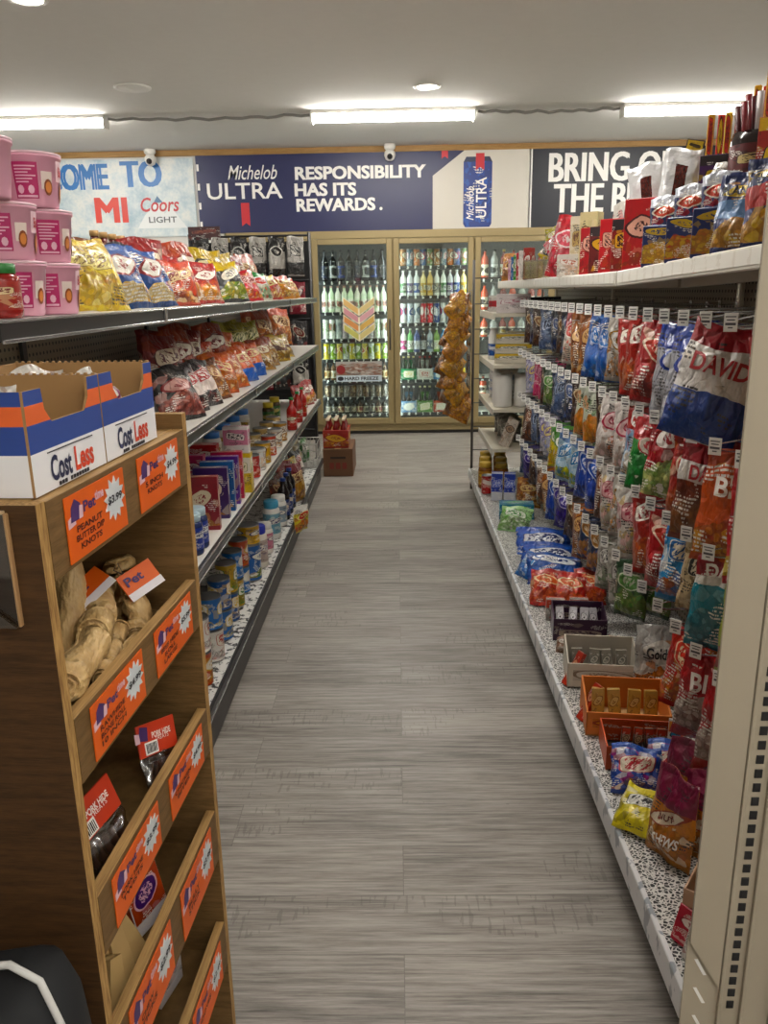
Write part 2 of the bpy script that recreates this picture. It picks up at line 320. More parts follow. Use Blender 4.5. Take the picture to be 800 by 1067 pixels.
# ------------------------------------------------------------------ packaging shapes
def bag(w,h,t,m,seed=0,texts=(),hang=False,nu=13,nv=16,ziz=True):
    """pillow pack with crimped ends, front towards -Y, stands on z=0 (or hangs from z=0)"""
    r=random.Random(seed); ph=[r.uniform(0,6.28) for _ in range(12)]; z0=-h if hang else 0
    def thick(u,v):
        e=max(0,1-abs(2*u-1)**2.4)**.62; sv=min(1,max(0,(v-.045)/.2))**.7*min(1,max(0,(.93-v)/.24))**.75
        wr=1+.16*math.sin(9*u+7*v+ph[0])+.10*math.sin(17*u-6*v+ph[1])+.13*math.sin(5*u+13*v+ph[2])+.22*abs(v-.5)*math.sin(26*u+5*math.sin(6*v)+ph[7])
        return t/2*e*sv*(1.18-.42*v)*wr
    def sway(u,v): return .006*math.sin(3*u+4*v+ph[3])*(w/.15)+.004*math.sin(11*u+ph[4])*(1 if v>.9 or v<.06 else .3)
    def pos(u,v,side,off=0.):
        th=thick(u,v); sq=1-.22*min(1,th/t*1.3)*(.6+.4*math.sin(PI*v)); edge=1+.025*math.sin(17*v+ph[5])
        return ((u-.5)*w*(sq if .06<v<.92 else 1)*edge, side*(th+off)+sway(u,v), z0+v*h+.006*math.sin(6*u+ph[6])*(1 if v>.8 else 0))
    mb=MB(); vs=[];fs=[];us=[]
    for side in (-1,1):
        o=len(vs)
        for j in range(nv+1):
            for i in range(nu+1): vs.append(pos(i/nu,j/nv,side,.0004))
        for j in range(nv):
            for i in range(nu):
                a=o+j*(nu+1)+i; q=(a,a+1,a+nu+2,a+nu+1); uv=[(i/nu,j/nv),((i+1)/nu,j/nv),((i+1)/nu,(j+1)/nv),(i/nu,(j+1)/nv)]
                if side>0: q=q[::-1];uv=[(1-x,y) for x,y in uv[::-1]]
                fs.append(q);us.append(uv)
    mb.add(vs,fs,m,us,True)
    n1=(nu+1)*(nv+1); rim=[]
    for i in range(nu): rim+=[(i+1,i,n1+i,n1+i+1),(nv*(nu+1)+i,nv*(nu+1)+i+1,n1+nv*(nu+1)+i+1,n1+nv*(nu+1)+i)]
    for j in range(nv): rim+=[(j*(nu+1),(j+1)*(nu+1),n1+(j+1)*(nu+1),n1+j*(nu+1)),((j+1)*(nu+1)+nu,j*(nu+1)+nu,n1+j*(nu+1)+nu,n1+(j+1)*(nu+1)+nu)]
    for q in rim: mb.f.append(q);mb.m.append(0);mb.u.append([(.5,.02)]*4);mb.s.append(False)
    for (s,uc,vc,tw,tv,mm) in texts: mb.text(s,(uc,vc),None,None,tv/h,mm,w=tw/w,bold=.025,fn=lambda u,v:pos(u,v,-1,.0035))
    return mb
def carton(w,d,h,m,side=None,texts=(),top=None):
    mb=MB().box((0,0,h/2),(w,d,h),side or m,.0012,None,m,top)
    for (s,uc,vc,tw,tv,mm) in texts: mb.text(s,((uc-.5)*w,-d/2-.0008,vc*h),(1,0,0),(0,0,1),tv*h,mm,w=tw*w,bold=.02)
    return mb
def tray(w,d,h,th,m,inner=None,backh=None):
    """open cardboard display tray; back panel may stand higher, sides slope up to it"""
    inner=inner or M['kraft']; mb=MB(); mb.box((0,0,th/2),(w,d,th),inner,.0005); mb.box((0,-d/2+th/2,h/2),(w,th,h),m,.0005)
    bh=backh or h; mb.box((0,d/2-th/2,bh/2),(w,th,bh),m,.0005)
    for sx in (-1,1):
        mb.poly([(-d/2,0),(d/2,0),(d/2,bh),(-d/2,h)],(sx*(w/2-th if sx>0 else w/2),0,0),(0,1,0),(0,0,1),th,m)
    return mb
def can(r,h,lab,end=None):
    e=end or M['steel']; return MB().lathe([(r*.88,0),(r,.004),(r,h*.04),(r*.985,h*.05),(r*.985,h*.95),(r,h*.96),(r,h-.003),(r*.95,h),(r*.9,h-.006)],[e,e,lab,lab,lab,e,e,e],18)
def jar_parts(r,h,body,label,lid):
    def b(root):
        MB().lathe([(r*.9,0),(r,.006),(r,h*.14),(r*1.004,h*.15),(r*1.004,h*.68),(r,h*.69),(r*.97,h*.76),(r*.8,h*.82)],[body,body,body,label,body,body,body],16).build('jar_body',root)
        MB().lathe([(r*.84,h*.815),(r*.86,h*.82),(r*.86,h*.98),(r*.8,h)],lid,18).build('lid',root)
    return b
def bottle_mb(r,h,body,label,cap,neck=.32,sh=.62):
    return MB().lathe([(r*.85,0),(r,.005),(r,h*.12),(r*1.005,h*.125),(r*1.005,h*.5),(r,h*.505),(r,h*sh),(r*.86,h*(sh+.06)),(r*neck*1.1,h*(sh+.17)),(r*neck,h*.93),(r*neck*1.15,h*.935),(r*neck*1.15,h)],[body,body,body,label,body,body,body,body,body,cap,cap],14)
def bottle_parts(r,h,body,label,cap,neck=.32,sh=.62):
    def b(root):
        MB().lathe([(r*.85,0),(r,.005),(r,h*.5),(r,h*sh),(r*.86,h*(sh+.06)),(r*neck*1.1,h*(sh+.17)),(r*neck,h*.93)],body,14).build('bottle_body',root)
        MB().lathe([(r*1.01,h*.12),(r*1.01,h*.5)],label,14,cap=False).build('label',root)
        MB().lathe([(r*neck*1.2,h*.925),(r*neck*1.2,h*.995),(r*neck,h)],cap,14).build('cap',root)
    return b
# ------------------------------------------------------------------ room
XL,XR,YF,YB,ZC=-4.3,4.3,-2.2,8.12,2.72
struct(MB().add([(XL,YF,0),(XR,YF,0),(XR,YB+.9,0),(XL,YB+.9,0)],[(0,1,2,3)],floor_mat()),'floor')
struct(MB().box((0,(YF+YB+.9)/2,ZC+.05),(XR-XL,YB+.9-YF,.1),M['ceil'],0),'ceiling')
struct(MB().box((0,YB+.05,(1.975+ZC)/2),(XR-XL,.1,ZC-1.975),M['wall'],0).box(((XL-1.66)/2,YB+.05,.9875),(-1.66-XL,.1,1.975),M['wall'],0).box(((XR+2.36)/2,YB+.05,.9875),(XR-2.36,.1,1.975),M['wall'],0),'wall_back')
struct(MB().box((XL-.05,(YF+YB)/2,ZC/2),(.1,YB-YF,ZC),M['wall'],0),'wall_left')
struct(MB().box((XR+.05,(YF+YB)/2,ZC/2),(.1,YB-YF,ZC),M['wall'],0),'wall_right')
struct(MB().box((0,YF-.05,ZC/2),(XR-XL,.1,ZC),M['wall'],0),'wall_front')
struct(MB().box((0,YB-.012,2.692),(XR-XL-.01,.022,.052),M['oak'],.002),'trim_1')
# ------------------------------------------------------------------ ceiling lamps, cable, cameras
def tube_light(root):
    MB().box((0,0,-.014),(1.235,.122,.028),M['white'],.003).build('housing',root)
    d=[(-.054,0),(.054,0),(.052,-.022),(.035,-.046),(-.035,-.046),(-.052,-.022)]
    MB().poly(d[::-1],(-.605,0,-.028),(0,1,0),(0,0,1),1.21,emit('fffaf1',TUBE_STRENGTH)).build('diffuser',root)
    for sx in (-1,1): MB().box((sx*.611,0,-.055),(.013,.12,.07),M['white'],.003).build('end_cap',root)
for i,(x,l) in enumerate(((-2.80,'white ceiling tube light at the left above the soft drink cups'),(-.01,'white ceiling tube light in the middle before the navy banner'),(2.32,'white ceiling tube light at the right above the jerky boxes'))):
    proto('tube',tube_light,'ceiling_tube_light',l,'light',(x,6.58,ZC),(0,0,0),'ceiling tube lights')
for x,l in ((-2.8,'left'),(-.01,'middle'),(2.32,'right')):
    proto('tube',tube_light,'ceiling_tube_light','white ceiling tube light over the near aisle, %s of its row'%l,'light',(x,2.6,ZC),(0,0,0),'near ceiling tube lights')
for x,l in ((.6,'left'),(2.6,'right')):
    proto('tube',tube_light,'ceiling_tube_light','white ceiling tube light behind the viewer, %s of its row'%l,'light',(x,-.7,ZC),(0,0,0),'rear ceiling tube lights')
def cable(x0,x1,name,label):
    pts=[(x0+(x1-x0)*i/24,6.58+.012*math.sin(i*1.1),ZC-.022-.014*math.sin(PI*i/24)-.006*math.sin(i*1.7)) for i in range(25)]
    tag(MB().tube(pts,.011,M['grey'],6).build(name),label,'cable')
cable(-2.17,-.64,'ceiling_cable','grey cable linking the left and middle ceiling tube lights')
cable(.63,1.69,'ceiling_cable','grey cable linking the middle and right ceiling tube lights')
def downlight(root):
    MB().lathe([(.075,0),(.095,-.004),(.09,-.012),(.07,-.012)],M['white'],24,cap=False).build('trim_ring',root); MB().lathe([(.0701,-.006),(.06,-.009),(.02,-.010)],emit('fff8ea',12),24).build('lens',root)
for p,l in (((445,89),'small lit recessed downlight before the middle tube light'),((28,-3),'lit recessed downlight cut by the top left of the picture')):
    q=P(*p,z=ZC); proto('down',downlight,'recessed_downlight',l,'light',(q.x,q.y,ZC),(0,0,0),'recessed downlights')
    L=bpy.data.lights.new('downlight_lamp','SPOT'); L.energy=SPOT_W; L.spot_size=R_(110); L.spot_blend=.6; L.shadow_soft_size=.06; L.color=(1,.95,.86)
    o=bpy.data.objects.new('downlight_lamp',L); COL.objects.link(o); o.location=(q.x,q.y,ZC-.03)
q=P(138,91,z=ZC); tag(MB().lathe([(.12,0),(.12,-.006),(.1,-.011),(.02,-.013)],M['white'],28,Matrix.Translation((q.x,q.y,ZC))).build('ceiling_speaker'),'round white ceiling disc left of the lit downlight','speaker')
def dome_cam(root):
    MB().lathe([(.052,.05),(.055,.03),(.05,.012),(.035,0)],M['white'],20).build('camera_base',root)
    MB().lathe([(.034,.002),(.05,-.02),(.053,-.045),(.04,-.08),(.02,-.093)],M['white'],20).build('camera_ball',root)
    MB().lathe([(.024,0),(.026,.012),(.012,.02)],M['black'],16,Matrix.Translation((0,-.042,-.058))@Matrix.Rotation(R_(118),4,'X')).build('camera_lens',root)
for px,l in ((156,'white dome security camera over the pale beer poster'),(406,'white dome security camera over the navy banner')):
    q=P(px,158,y=YB-.09); proto('dome',dome_cam,'security_camera',l,'camera',(q.x,YB-.09,ZC-.05),(0,0,0),'security cameras')
# ------------------------------------------------------------------ banners on the back wall
def bx(px): return (px-411.3)*.00905
def bz(py,px=330): return 1.968+(243.4-(py+(px-330)*.0155))*.00857
YBN=YB-.004
NAVY=plain('171d50',.4); INK2=plain('0c1222',.45); WTX=plain('f2f0ec',.5); RIB=plain('c4222e',.4); PALE=plain('cfcabf',.45)
X,Z=(1,0,0),(0,0,1)
mb=MB().box((-.311,YBN-.006,2.322),(3.146,.012,.70),NAVY,.001); yf=YBN-.0135
x1=1.262; mb.poly([(.355,1.972),(x1,1.972),(x1,2.672),(.66,2.672),(.355,2.45)],(0,yf+.0005,0),X,Z,.0008,PALE)
mb.text('Michelob',(bx(262),yf,bz(180)),X,Z,.125,WTX,w=.47,shear=.35,bold=.003); mb.text('ULTRA',(bx(253),yf,bz(199)),X,Z,.145,WTX,w=.72,bold=.012)
mb.poly([(-.04,0),(-.04,.21),(.04,.21),(.04,0),(0,.03)],(bx(252.5),yf,bz(236)),X,Z,.0008,RIB)
for t,y,a,b in (('RESPONSIBILITY',182,305,445),('HAS ITS',199,305,371),('REWARDS',215,306,391)): mb.text(t,(bx((a+b)/2),yf,bz(y)),X,Z,.115,WTX,w=(b-a)*.0088,bold=.02,fat=.03)
mb.text('.',(bx(396),yf,bz(220)),X,Z,.03,WTX,w=.03); mb.poly([(-.03,0),(-.03,.13),(.03,.13),(.03,0),(0,.02)],(bx(463),yf-.0012,bz(170)),X,Z,.0008,RIB)
# tall can printed on the pale end
CANB=pack('1f3a86',top='26304f',mark='2f5bb0',bump=0,top_at=.93,rough=.35); cx=bx(497.5)
mb.poly([(-.135,.03),(-.115,0),(.115,0),(.135,.03),(.135,.58),(.11,.625),(-.11,.625),(-.135,.58)],(cx,yf,1.985),X,Z,.001,CANB)
mb.poly([(-.04,0),(-.04,.15),(.04,.15),(.04,0),(0,.03)],(cx+.02,yf-.0012,2.49),X,Z,.0008,RIB)
mb.text('ULTRA',(cx+.035,yf-.0015,2.25),(0,0,1),(-1,0,0),.1,WTX,w=.36,bold=.012); mb.text('Michelob',(cx-.07,yf-.0015,2.2),(0,0,1),(-1,0,0),.07,WTX,w=.3,shear=.3)
for k,(t,y) in enumerate((('2.6',221),('95',230))): mb.text(t,(bx(525),yf,bz(y)),X,Z,.035,INK2,w=.11)
for k in range(4): mb.box((-1.868,yf,2.05+.17*k),(.022,.001,.06),WTX,0)
tag(mb.build('beer_banner'),'long navy banner with white lettering and a tall blue can','banner')
ICE=NT('icy_poster'); n1=ICE.noise(ICE.coord(),6,4,.6); n2=ICE.noise(ICE.coord(),38,2); icem=ICE.fin(ICE.ramp(ICE.math('ADD',ICE.math('MULTIPLY',n1,.75),ICE.math('MULTIPLY',n2,.25)),[(.35,lin('9fb6c4')),(.5,lin('c3cfd3')),(.62,lin('d9dcd9')),(.75,lin('b3c2ca'))]),.4)
BLU=pack('1c6fb8',mark='3c8ed0',bump=0,rough=.4); BLU=plain('1e6db4',.4); RED2=plain('d03a2c',.4); SILV=plain('dfe3e4',.4)
mb=MB().box((-2.86,YBN-.005,2.30),(1.90,.010,.70),icem,.001); yf=YBN-.0108
mb.text('WELCOME',(bx(52),yf,bz(184,160)),X,Z,.225,BLU,w=1.03,bold=0,fat=.06); mb.text('TO',(bx(145),yf,bz(182,160)),X,Z,.225,BLU,w=.37,bold=0,fat=.06); mb.text('MI',(bx(110),yf,bz(219,160)),X,Z,.22,RED2,w=.29,bold=0,fat=.06)
mb.poly([(-.24,0),(.24,0),(.14,.13),(.1,.19),(.03,.13),(-.04,.25),(-.1,.17),(-.16,.12)],(bx(163),yf+.0004,bz(239,160)),X,Z,.0006,SILV)
mb.poly([(-.04,0),(.05,0),(.0,.06)],(bx(160),yf,bz(212,160)),X,Z,.0008,plain('4a6f96',.4))
mb.text('Coors',(bx(162),yf-.0008,bz(214,160)),X,Z,.13,plain('b8202a',.4),w=.37,bold=.015,shear=.2); mb.text('LIGHT',(bx(164),yf-.0008,bz(230,160)),X,Z,.055,plain('4b5158',.4),w=.27,bold=.015)
tag(mb.build('beer_poster'),'pale icy beer poster with blue and red block letters','poster')
mb=MB().box((2.14,YBN-.006,2.322),(1.73,.012,.71),INK2,.001); yf=YBN-.0135
mb.text('BRING OUT',(bx(571)+.70,yf,bz(177,600)),X,Z,.25,WTX,w=1.38,bold=0,fat=.04); mb.text('THE BUBBLY',(bx(577)+.72,yf,bz(209,600)),X,Z,.25,WTX,w=1.42,bold=0,fat=.04)
mb.box((1.284,yf,2.32),(.014,.001,.70),WTX,0)
tag(mb.build('beer_banner'),'dark banner with tall white block letters at the right','banner')
# ------------------------------------------------------------------ glass door cooler
YD=8.08
cooler=thing('beverage_cooler','tan framed glass door beverage cooler along the back wall','cooler',(0,YD,0))
TM=M['tanmetal']; T0=Matrix.Identity(4)
edges=[-1.605,-.818,-.032,.754,1.54,2.326]
mb=MB().box((.36,.03,1.936),(4.0,.06,.072),TM,.004).box((.36,.03,.07),(4.0,.06,.075),TM,.004).box((.36,.045,.016),(3.98,.05,.031),M['dark'],.002)
for e in edges: mb.box((e,.035,1.0),(.045,.05,1.80),TM,.003)
mb.build('frame',cooler)
INN=plain('6a6c6c',.5)
mb=MB().box((.36,.80,1.0),(4.0,.03,1.95),INN,0).box((.36,.42,1.955),(4.0,.74,.03),INN,0).box((.36,.42,.05),(4.0,.74,.1),INN,0).box((-1.62,.42,1.0),(.03,.74,1.85),INN,0).box((2.345,.42,1.0),(.03,.74,1.85),INN,0)
mb.build('cabinet',cooler)
PANE=glass('f4fbf7',.93); 
for i in range(5):
    a,b=edges[i]+.006,edges[i+1]-.006; d=MB(); sw=.055
    d.box((a+sw/2,-.015,1.0),(sw,.035,1.79),TM,.004).box((b-sw/2,-.015,1.0),(sw,.035,1.79),TM,.004).box(((a+b)/2,-.015,1.87),(b-a-2*sw,.034,.05),TM,.004).box(((a+b)/2,-.015,.136),(b-a-2*sw,.034,.062),TM,.004)
    do=d.build('door',cooler); MB().box(((a+b)/2,-.012,1.006),(b-a-2*sw,.006,1.68),PANE,0).build('glass_pane',do)
    hx=b-.03 if i%2==0 else b-.03
    MB().tube([(hx,-.034,1.14),(hx,-.06,1.13),(hx,-.06,.86),(hx,-.034,.85)],.008,M['dark'],6).build('handle',do)
for e in edges[1:5]:
    for s in (-1,1): MB().box((e+s*.032,.085,1.0),(.016,.02,1.66),emit('f3fbff',COOLER_STRENGTH),.002).build('light_strip',cooler)
RAIL=barcode_rail('price_rail_white','26272a','e7e8e4')
rowsA=[1.505,1.21,.945,.742,.535,.36,.19]; rowsB=[1.64,1.357,1.09,.805,.53,.195]
for i in range(5):
    for z in (rowsA if i in (0,1,3) else rowsB):
        x=(edges[i]+edges[i+1])/2; s=MB().box((x,.36,z-.008),(.70,.46,.012),M['white'],.001).build('shelf',cooler)
        MB().box((x,.124,z-.012),(.70,.006,.03),RAIL,.001).build('price_rail',s)
def bcol(*hx): return [hx[i%len(hx)] for i in range(16)]
LN='0123456789'
def cool_row(bay,z,kind,cols,n,r,h,x0,x1,doorname,rowname,gname,what):
    for k in range(n):
        x=x0+(x1-x0)*(k+.5)/n; c=cols[k%len(cols)]; body,label,cap=c
        if kind=='can': fn=lambda:can(r,h,pack(body,logo=label,word=cap,bump=0,lp=(.5,.6),lr=(.4,.2),rough=.3))
        elif kind=='bottle': fn=lambda:bottle_mb(r,h,plain(body,.12,0,.8),pack(label,logo=cap,word=body,bump=0,lr=(.4,.3),lp=(.5,.5)),plain(cap,.4))
        else: fn=lambda:pet(r,h,body,label,cap)
        one((kind,body,label,cap,r,h),fn,{'can':'drink_can','bottle':'glass_bottle','pet':'drink_bottle'}[kind],'%s, %s from left, %s in %s'%(what,ORD[k+1],rowname,doorname),{'can':'can','bottle':'bottle','pet':'bottle'}[kind],(x,YD+.165+.012*rng.random(),z),(0,0,rng.uniform(-.7,.7)+PI/2),gname)
def pet(r,h,body,label,cap): return bottle_mb(r,h,plain(body,.15,0,.7),pack(label,logo=cap,word='30303a',bump=0,lr=(.4,.25),lp=(.5,.5)),plain(cap,.4),.36,.66)
A0,A1,B0,B1=-.75,-.10,.035,.70
LD,RD='left glass door','middle glass door'
cool_row(1,1.505,'bottle',bcol(('14151b','1d2238','22242a'),('101014','c8c8c8','1c1c20'),('16161c','27418f','1a1a1e'),('0f1013','2b2b33','141418')),8,.037,.30,A0,A1,LD,'top shelf','dark bottles in the cooler','dark bottle')
cool_row(1,1.21,'pet',bcol(('d9e6cf','eef0e6','c59a8c'),('cfe3c0','f2efe6','d2a79a'),('e9e6da','dfe9d2','c79486')),10,.031,.255,A0,A1,LD,'second shelf','pale bottles in the cooler','pale bottle with pinkish cap')
cool_row(1,.945,'can',bcol(('dfe3da','7fa65c','ffffff'),('e5e6e2','2f7d4d','b8323e'),('c7ccc9','9a9fa2','44484c'),('dcd0d8','8b3f77','ffffff')),10,.031,.2,A0,A1,LD,'third shelf','pale tall cans in the cooler','pale tall can')
cool_row(1,.742,'can',bcol(('cfc24a','f0efe0','6b8a30'),('86a83f','e9ecd8','ffffff'),('e0d17a','c25a2c','fff7df'),('d8dcd2','9db53c','3e6a2c')),10,.031,.165,A0,A1,LD,'fourth shelf','yellow and green cans in the cooler','yellow green can')
cool_row(1,.535,'bottle',bcol(('4a3423','d8c9a6','a5752f'),('6b4a2a','e9e4d4','b8a37c'),('3b3a2c','8d9a4a','c8b25a')),10,.03,.19,A0,A1,LD,'fifth shelf','brown bottles on the fifth cooler shelf','brown bottle')
cool_row(1,.36,'can',bcol(('5b4a3c','c9b79a','2a2320'),('6e675e','a9a39a','1e1c1a')),10,.031,.125,A0,A1,LD,'sixth shelf','dull cans on the sixth cooler shelf','dull brown can')
cool_row(1,.19,'bottle',bcol(('3c3a36','b9b4a8','7a756a'),('2d2a28','86817a','b5ac98'),('443329','d1c2a6','8c2d25')),10,.031,.15,A0,A1,LD,'bottom shelf','dark bottles on the bottom cooler shelf','dark brown bottle')
cool_row(2,1.64,'can',bcol(('9c6b3a','e0d8c4','3b2a1a'),('4f6a7a','d8dde0','c0392b'),('c8742b','f0e6cf','2a2a2a'),('3f5a8a','e4e4e2','c8202a'),('6f8b5b','e5e2d0','b03a2e')),10,.031,.165,B0,B1,RD,'top shelf','mixed cans on the top cooler shelf','mixed colour can')
cool_row(2,1.357,'pet',bcol(('e6e7e2','4d7a4b','d8d8d2'),('c9cbd0','5c4a78','e8e8e8'),('dfe2e6','2f4f9a','ededed'),('d8c489','c9a33a','e9e2cc'),('d6b56a','b98a2a','eee6d0'),('e5e3dd','8f8a80','d8d5cd')),10,.031,.245,B0,B1,RD,'second shelf','pale bottles on the second cooler shelf','pale slim bottle')
cool_row(2,1.09,'can',bcol(('e3e4e2','b5353f','3d6fb5'),('c9d0d8','2d4f8f','ffffff'),('dfe2e4','4a6b86','2d2f33'),('c33a48','f3e6e6','ffffff'),('d0505a','ffffff','8c1a24'),('2c437f','c7cbd4','ffffff')),10,.031,.2,B0,B1,RD,'third shelf','red white and blue cans in the cooler','red, white or blue tall can')
cool_row(2,.805,'pet',bcol(('dcdad8','b34a7d','efefef'),('5a9a52','e8ecdf','f0f0ea'),('34477f','cfd3da','e9e9e9'),('2d2d33','b8b8ba','d8d8d8'),('aab6c0','6c7a90','f0f0f0'),('7a9a4b','d8dcc0','eceade'),('3f83b8','dfe8ee','f3f3f3')),10,.031,.235,B0,B1,RD,'fourth shelf','coloured bottles on the fourth cooler shelf','coloured bottle')
def sixpack(c,h,glassc,label):
    def b(root):
        MB().poly([(-.095,0),(.095,0),(.095,.11),(.03,.135),(.02,.19),(-.02,.19),(-.03,.135),(-.095,.11)],(-.075 if 0 else 0,-.062,0),(1,0,0),(0,0,1),-.124 if 0 else .001,pack(c,logo='f0efe8',word=label,bump=0,lp=(.5,.3),lr=(.3,.18)))
        mb=MB(); 
        mb.box((0,0,.055),(.19,.124,.11),pack(c,logo='f0efe8',word=label,bump=0,lp=(.5,.5),lr=(.32,.3)),.002); mb.box((0,0,.15),(.12,.004,.09),pack(c,bump=0),.001); mb.build('carrier',root)
        for i in range(3):
            for j in (-1,1):
                MB().lathe([(.027,.1),(.027,.13),(.012,.175),(.011,h-.012),(.014,h-.011),(.014,h)],[plain(glassc,.12)]*3+[plain(label,.4)]*2,10,Matrix.Translation(((i-1)*.061,j*.031,0))).build('bottle',root)
    return b
for k,(c,g,l,n) in enumerate((('2f7a52','1e2a1c','d9c98a','green'),('d9dbd6','2b1d14','b5332c','white'),('5c86b0','20160f','e0e0da','blue'),('c8a838','2a1a0e','2b2b2b','yellow'))):
    proto(('six',c),sixpack(c,.23,g,l),'bottle_six_pack','%s carrier of dark bottles on the fifth shelf, middle glass door'%n,'six-pack',(.115+k*.166,YD+.20,.53),(0,0,PI/2*0),'bottle carriers in the cooler').scale=(.82,.82,1)
for k,(c,g,l,n) in enumerate((('6f8fae','1d1712','d8d8d2','pale blue'),('5e8b4c','1b2314','e4e0b0','green'),('b0523e','231510','e8ddc8','rust red'),('9c9a98','1e1a18','c0c0c0','grey'))):
    proto(('six2',c),sixpack(c,.25,g,l),'bottle_six_pack','%s carrier of bottles on the bottom shelf, middle glass door'%n,'six-pack',(.115+k*.166,YD+.20,.195),(0,0,0),'bottle carriers in the cooler').scale=(.82,.82,1.05)
for nm,x0,x1,rows in (('far left glass door',-1.54,-.88,((1.505,.28),(1.21,.25),(.945,.2),(.742,.165),(.36,.2))),('right glass door',.83,1.48,((1.505,.28),(1.21,.25),(.945,.2),(.36,.2)))):
    for q,(z,h) in enumerate(rows):
        cool_row(0,z,'pet',bcol(('b9482c','e3d8c4','3a2418'),('9a9a98','d8d8d8','303030'),('7a2a26','e8e0d0','c0a050')),7,.036,h,x0,x1,nm,'shelf %s from the top'%ORD[q+1],'bottles behind the partly hidden glass doors','bottle')
# promo decals on the left glass door
yd=YD-.0165
mb=MB()
for k,(c1_,c2_) in enumerate((('d9b06a','cdb87c'),('c98a94','cf9aa2'),('d08a4a','c9a24e'),('b9b55c','c7b776'))):
    z=1.235-.082*k
    for s in (-1,1):
        q=[(0,0),(s*.155,.115),(s*.155,.185),(0,.07)]
        if s<0: q=q[::-1]
        mb.poly(q,(-.372,yd,z-.06),X,Z,.0012,plain('e9dfc0',.4)); q2=[(x_*.9+s*.008,y_*.82+.016) for x_,y_ in q]; mb.poly(q2,(-.372,yd-.0013,z-.06),X,Z,.0006,plain(c1_ if s<0 else c2_,.4))
tag(mb.build('promotional_decal'),'chevron shaped drink decal on the left glass door','decal')
mb=MB().box((-.385,yd,.635),(.46,.002,.20),pack('b7b4ae',food='8a5a48',food2='d9d2c8',food_at=.95,bump=0),.0005).box((-.385,yd-.0012,.567),(.455,.001,.062),plain('c7d6de',.4),0)
mb.text('HARD FREEZE',(-.36,yd-.0022,.567),X,Z,.034,M['ink'],w=.34,bold=.03); mb.poly([(.032*math.cos(a*.5236),.022*math.sin(a*.5236)) for a in range(12)],(-.57,yd-.0025,.567),X,Z,.0006,M['ink'])
mb.poly([(.045*math.cos(a*.5236),.045*math.sin(a*.5236)) for a in range(12)],(-.565,yd-.0015,.655),X,Z,.0006,plain('8f2a2a',.4))
tag(mb.build('promotional_decal'),'wide decal of cans reading HARD FREEZE on the left glass door','decal')
# ------------------------------------------------------------------ left gondola
LX=-.583; LY0,LY1=1.19,6.03; LB=-1.12
TS,S2,S3,DK=1.368,1.028,.628,.165
LYc,LYl=(LY0+LY1)/2,LY1-LY0
LINER=speckle('speckled_shelf_liner','d9d8d4','2a2a2c',46,.44)
gl=thing('gondola_shelving','dark edged shop shelving of four levels left of the aisle','shelving',(0,0,0))
MB().box((LB-.015,LYc,.745),(.03,LYl,1.49),pegboard('pegboard_left','8a7d68'),.001).build('back_panel',gl)
MB().box((( LX+LB)/2,LYc,.15),(LX-LB,LYl-.01,.028),LINER,.002).build('base_deck',gl)
MB().box((LX-.03,LYc,.075),(.02,LYl-.02,.148),plain('3c3936',.45),.002).build('kick_plate',gl)
d=MB().box((LX-.004,LYc,.158),(.012,LYl,.036),M['black'],.002); d=d.build('deck_lip',gl); MB().box((LX+.003,LYc,.146),(.004,LYl-.02,.006),M['chrome'],.001).build('chrome_strip',d)
for nm,z,dx in (('top',TS,.0),('mid',S2,.0),('low',S3,.0)):
    s=MB().box(((LX+LB)/2+.0,LYc,z-.010),(LX-LB-.02,LYl-.008,.02),plain('d3d1cb',.35),.002).build('shelf',gl)
    MB().box((LX-.006,LYc,z-.015),(.012,LYl,.032),plain('252423',.35,.2),.002).build('front_rail',s)
    MB().box((LX+.003,LYc,z-.0305),(.005,LYl,.006),M['chrome'],.001).build('chrome_strip',s)
    MB().box((LX+.002,LYc,z-.0015),(.004,LYl,.004),M['chrome'],.001).build('top_strip',s)
    for y in (2.05,3.27,4.49): MB().box((LX+.0035,y,z-.016),(.005,.018,.037),M['chrome'],.001).build('rail_joint',s)
for y in (LY0+.02,2.4,3.62,4.84,LY1-.02): MB().box((LB+.006,y,.75),(.012,.03,1.48),M['dark'],.002).build('upright',gl)
WX=[-.62,-.86]
def lrow(rowname,items,z,xc,gname):
    """items: (key, name, desc, cat, mesh fn, py-yaw, lean, px, py)"""
